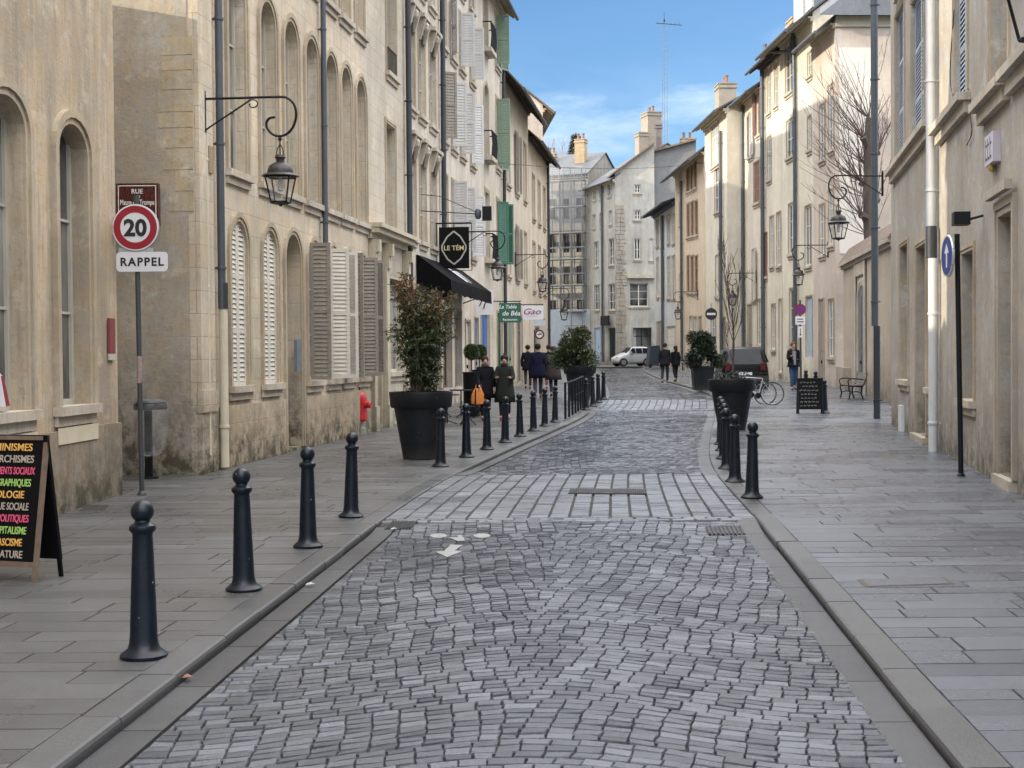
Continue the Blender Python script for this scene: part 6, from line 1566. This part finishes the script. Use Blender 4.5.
def bistro_table(x,y,lab):
    e_ = empty('bistro_table', (x,y,G(y)), 0, lab, 'table', 'bistro tables at the restaurant'); m = MB(); m.lathe([(.30,.72),(.31,.735),(.30,.75)], 20); m.build('tabletop', M_iron, e_)
    m = MB(); m.tube([(0,0,.03),(0,0,.72)], .02, 6); 
    for k in range(3): a_ = k*2.1; m.tube([(0,0,.1),(cos(a_)*.25,sin(a_)*.25,.015)], .014, 5)
    m.build('pedestal', M_iron, e_)
def bistro_chair(x,y,rz,lab):
    e_ = empty('bistro_chair', (x,y,G(y)), rz, lab, 'chair', 'bistro chairs at the restaurant')
    m = MB()
    for k in range(6): m.box(-.2,.2,-.2+k*.068,-.15+k*.068,.44,.455)
    m.build('seat', M_iron, e_); m = MB()
    for k in range(3): m.box(-.19,.19,.2,.215,.62+k*.09,.68+k*.09)
    m.build('backrest', M_iron, e_)
    for sx_ in (-.19,.19):
        for q in (0,1): m = MB(); m.tube([(sx_,.21,.87),(sx_,.2,.44),(sx_,-.18,0)] if q else [(sx_,-.19,.45),(sx_,.2,0)], .012, 5); m.build('leg', M_iron, e_)
for i,(px,d_) in enumerate(((447,34.5),(461,37.5))):
    c = at_depth(px,400,d_); bistro_table(c.x,d_,('bistro table nearest the shrub planter','bistro table nearer the topiary pots')[i]); bistro_chair(c.x-.5,d_+.1,1.4,('black folding chair left of the nearest bistro table','black folding chair left of the farther bistro table')[i]); bistro_chair(c.x+.5,d_-.1,-1.5,('black folding chair right of the nearest bistro table','black folding chair right of the farther bistro table')[i])
x,y = PL(476); e_ = empty('wall_ornament', (x,y-.2,3.6), radians(-6), 'white curled ornament panel on the wall at the end of the black awning', 'ornament')
m = MB(); m.box(.05,.62,-.02,.02,-.5,.35); m.build('panel', M_signW, e_); m = MB(); m.tube(catmull([(.15,-.03,-.2),(.3,-.03,.1),(.45,-.03,.2),(.5,-.03,0),(.35,-.03,-.1),(.3,-.03,-.3)],4), .02, 5); m.build('scroll', M_iron, e_)
# ------------------------------------------------------------------ things on the ground
def flat(mb, P, dz=.006): mb.add([(p_[0],p_[1],road_z(p_[0],p_[1])+dz) for p_ in P], [tuple(range(len(P)))])
def rp(px,py):
    x,y,z = ground_at(px,py); 
    for _ in range(12):
        t = (road_z(x,y)-CAMZ)/ray(px,py).z; r_ = ray(px,py); x,y = x*.5+r_.x*t*.5, y*.5+r_.y*t*.5
    return x,y
mw = simple('worn white road paint', (.25,.25,.25), .7, 0, .55, 18)
m = MB(); flat(m, [rp(*p_) for p_ in ((435,552),(447,557.5),(463,551.5),(454,551),(463,545.5),(451,545),(444,551.5))][::-1], .0045)
for cx in (438.5,482): flat(m, [rp(cx+8.5*cos(-2*pi*k/16),536+2.2*sin(-2*pi*k/16)) for k in range(16)], .0045)
flat(m, [rp(*p_) for p_ in ((449,538),(463,537),(465,541),(458,541.5))][::-1], .0045); flat(m, [rp(460+2.5*cos(-2*pi*k/8),536.5+1.2*sin(-2*pi*k/8)) for k in range(8)], .005)
o = m.build('cycle_marking', mw); tag(o, kind='structure')
def plate(name, label, pts, mat, n=8, dz=.004, bars=True, cat='drain cover'):
    P = [rp(*p_) for p_ in pts]; e_ = empty(name, (P[0][0],P[0][1],road_z(*P[0])), 0, label, cat); O = Vector(e_.location)
    V = [Vector((p_[0],p_[1],road_z(*p_)+dz))-O for p_ in P]; m = MB(); m.add(V+[v_-Vector((0,0,.05)) for v_ in V], [(0,1,2,3),(0,4,5,1),(1,5,6,2),(2,6,7,3),(3,7,4,0)]); o = m.build('plate', mat, e_)
    if bars:
        m = MB()
        for k in range(n):
            a_ = V[0].lerp(V[1],(k+.25)/n); b1 = V[0].lerp(V[1],(k+.75)/n); c1 = V[3].lerp(V[2],(k+.75)/n); d1 = V[3].lerp(V[2],(k+.25)/n); u_ = Vector((0,0,.012)); m.add([a_+u_,b1+u_,c1+u_,d1+u_,a_,b1,c1,d1],[(0,1,2,3),(0,4,5,1),(1,5,6,2),(2,6,7,3),(3,7,4,0)])
        m.build('bars', simple('cast iron grate', (.020,.020,.020), .6, .0), e_)
    return e_
plate('drain_grate','long narrow iron drain grate set in the paved crossing',((568,494),(646,494.5),(644,489.5),(570,489)),simple('grate dark', (.012,.012,.012), .8),40)
plate('drain_cover','square iron drain cover in the gutter by the right kerb',((708,535),(746,535),(742,527),(705,527)),simple('cast iron cover', (.022,.021,.020), .6, .0),9)
plate('drain_cover','square iron drain cover by the left kerb at the crossing',((384,530),(411,529),(418,522),(392,522)),simple('cast iron cover', (.05,.047,.045)),9)
def pplate(name, label, pts, mat, cat='access cover'):
    P = [ground_at(*p_) for p_ in pts]; O = Vector((P[0][0],P[0][1],G(P[0][1]))); e_ = empty(name, O, 0, label, cat); V = [Vector((p_[0],p_[1],G(p_[1])+.003))-O for p_ in P]
    C0 = sum(V, Vector())/4; m = MB(); m.add(V+[v_-Vector((0,0,.03)) for v_ in V], [(0,1,2,3),(0,4,5,1),(1,5,6,2),(2,6,7,3),(3,7,4,0)]); m.build('frame', simple('rusty steel frame', (.09,.07,.055), .7, 0, .5, 20), e_)
    I = [C0+(v_-C0)*.90+Vector((0,0,.002)) for v_ in V]; m = MB(); m.add(I+[v_-Vector((0,0,.02)) for v_ in I], [(0,1,2,3),(0,4,5,1),(1,5,6,2),(2,6,7,3),(3,7,4,0)]); m.build('lid', mat, e_)
ml = simple('paved lid', (.085,.09,.105), .5, 0, .3, 12)
pplate('access_cover','rectangular paved access cover in the right pavement nearest the camera',((866,587),(955,584),(944,577.5),(857,579.5)),ml)
pplate('access_cover','small dark access cover on the left pavement near the ochre house corner',((78,511),(106,511),(112,505),(86,505)),simple('cast iron cover', (.05,.047,.045)))
for i,(px,py,lb) in enumerate(((186,681,'small curled dry leaf in the left gutter nearest the camera'),(310,587,'tiny pale scrap of paper by the left kerb'),(394,531,'small white scrap next to the left drain cover'))):
    x,y = rp(px,py); z = road_z(x,y)+.012; m = MB(); m.add([(-.035,-.02,0),(.02,-.03,.012),(.04,.015,.004),(0,.035,.016),(-.03,.02,.008)],[(0,1,2,3,4)]); o = m.build(('dry_leaf','paper_scrap','paper_scrap')[i], simple(('dry leaf','paper','paper')[i], ((.22,.10,.06),(.36,.36,.35),(.36,.36,.35))[i], .8)); o.location = (x,y,z+.006); tag(o, lb, ('leaf','litter','litter')[i])
# checked cloth on the window sill
s_,zz = a.loc(5,408); P = a.A+a.e*s_-a.n*(-.02)
ck = empty('checked_cushion', (P.x,P.y,zz+.02), a.root.rotation_euler.z+.3, 'red and white striped cushion on the sill at the left edge', 'cushion')
m = MB(); m.hexa([(-.22,-.05,0),(.18,-.05,0),(.18,.05,0),(-.22,.05,0),(-.22,-.0,.34),(.06,-.0,.30),(.06,.08,.30),(-.22,.08,.34)]); cu_ = m.build('cushion', M_signW, ck)
m = MB()
for k in range(5): m.hexa([(-.21+k*.075,-.056,0.0),(-.18+k*.075,-.056,0.0),(-.18+k*.075,-.05,0.0),(-.21+k*.075,-.05,0.0),(-.21+k*.05,-.006,.31),(-.19+k*.05,-.006,.31),(-.19+k*.05,.0,.31),(-.21+k*.05,.0,.31)])
m.build('stripes', M_signred, cu_)
for o in list(bpy.data.objects):
    if o.parent is None and o.type == 'EMPTY' and not any(c_.parent == o for c_ in bpy.data.objects): bpy.data.objects.remove(o)
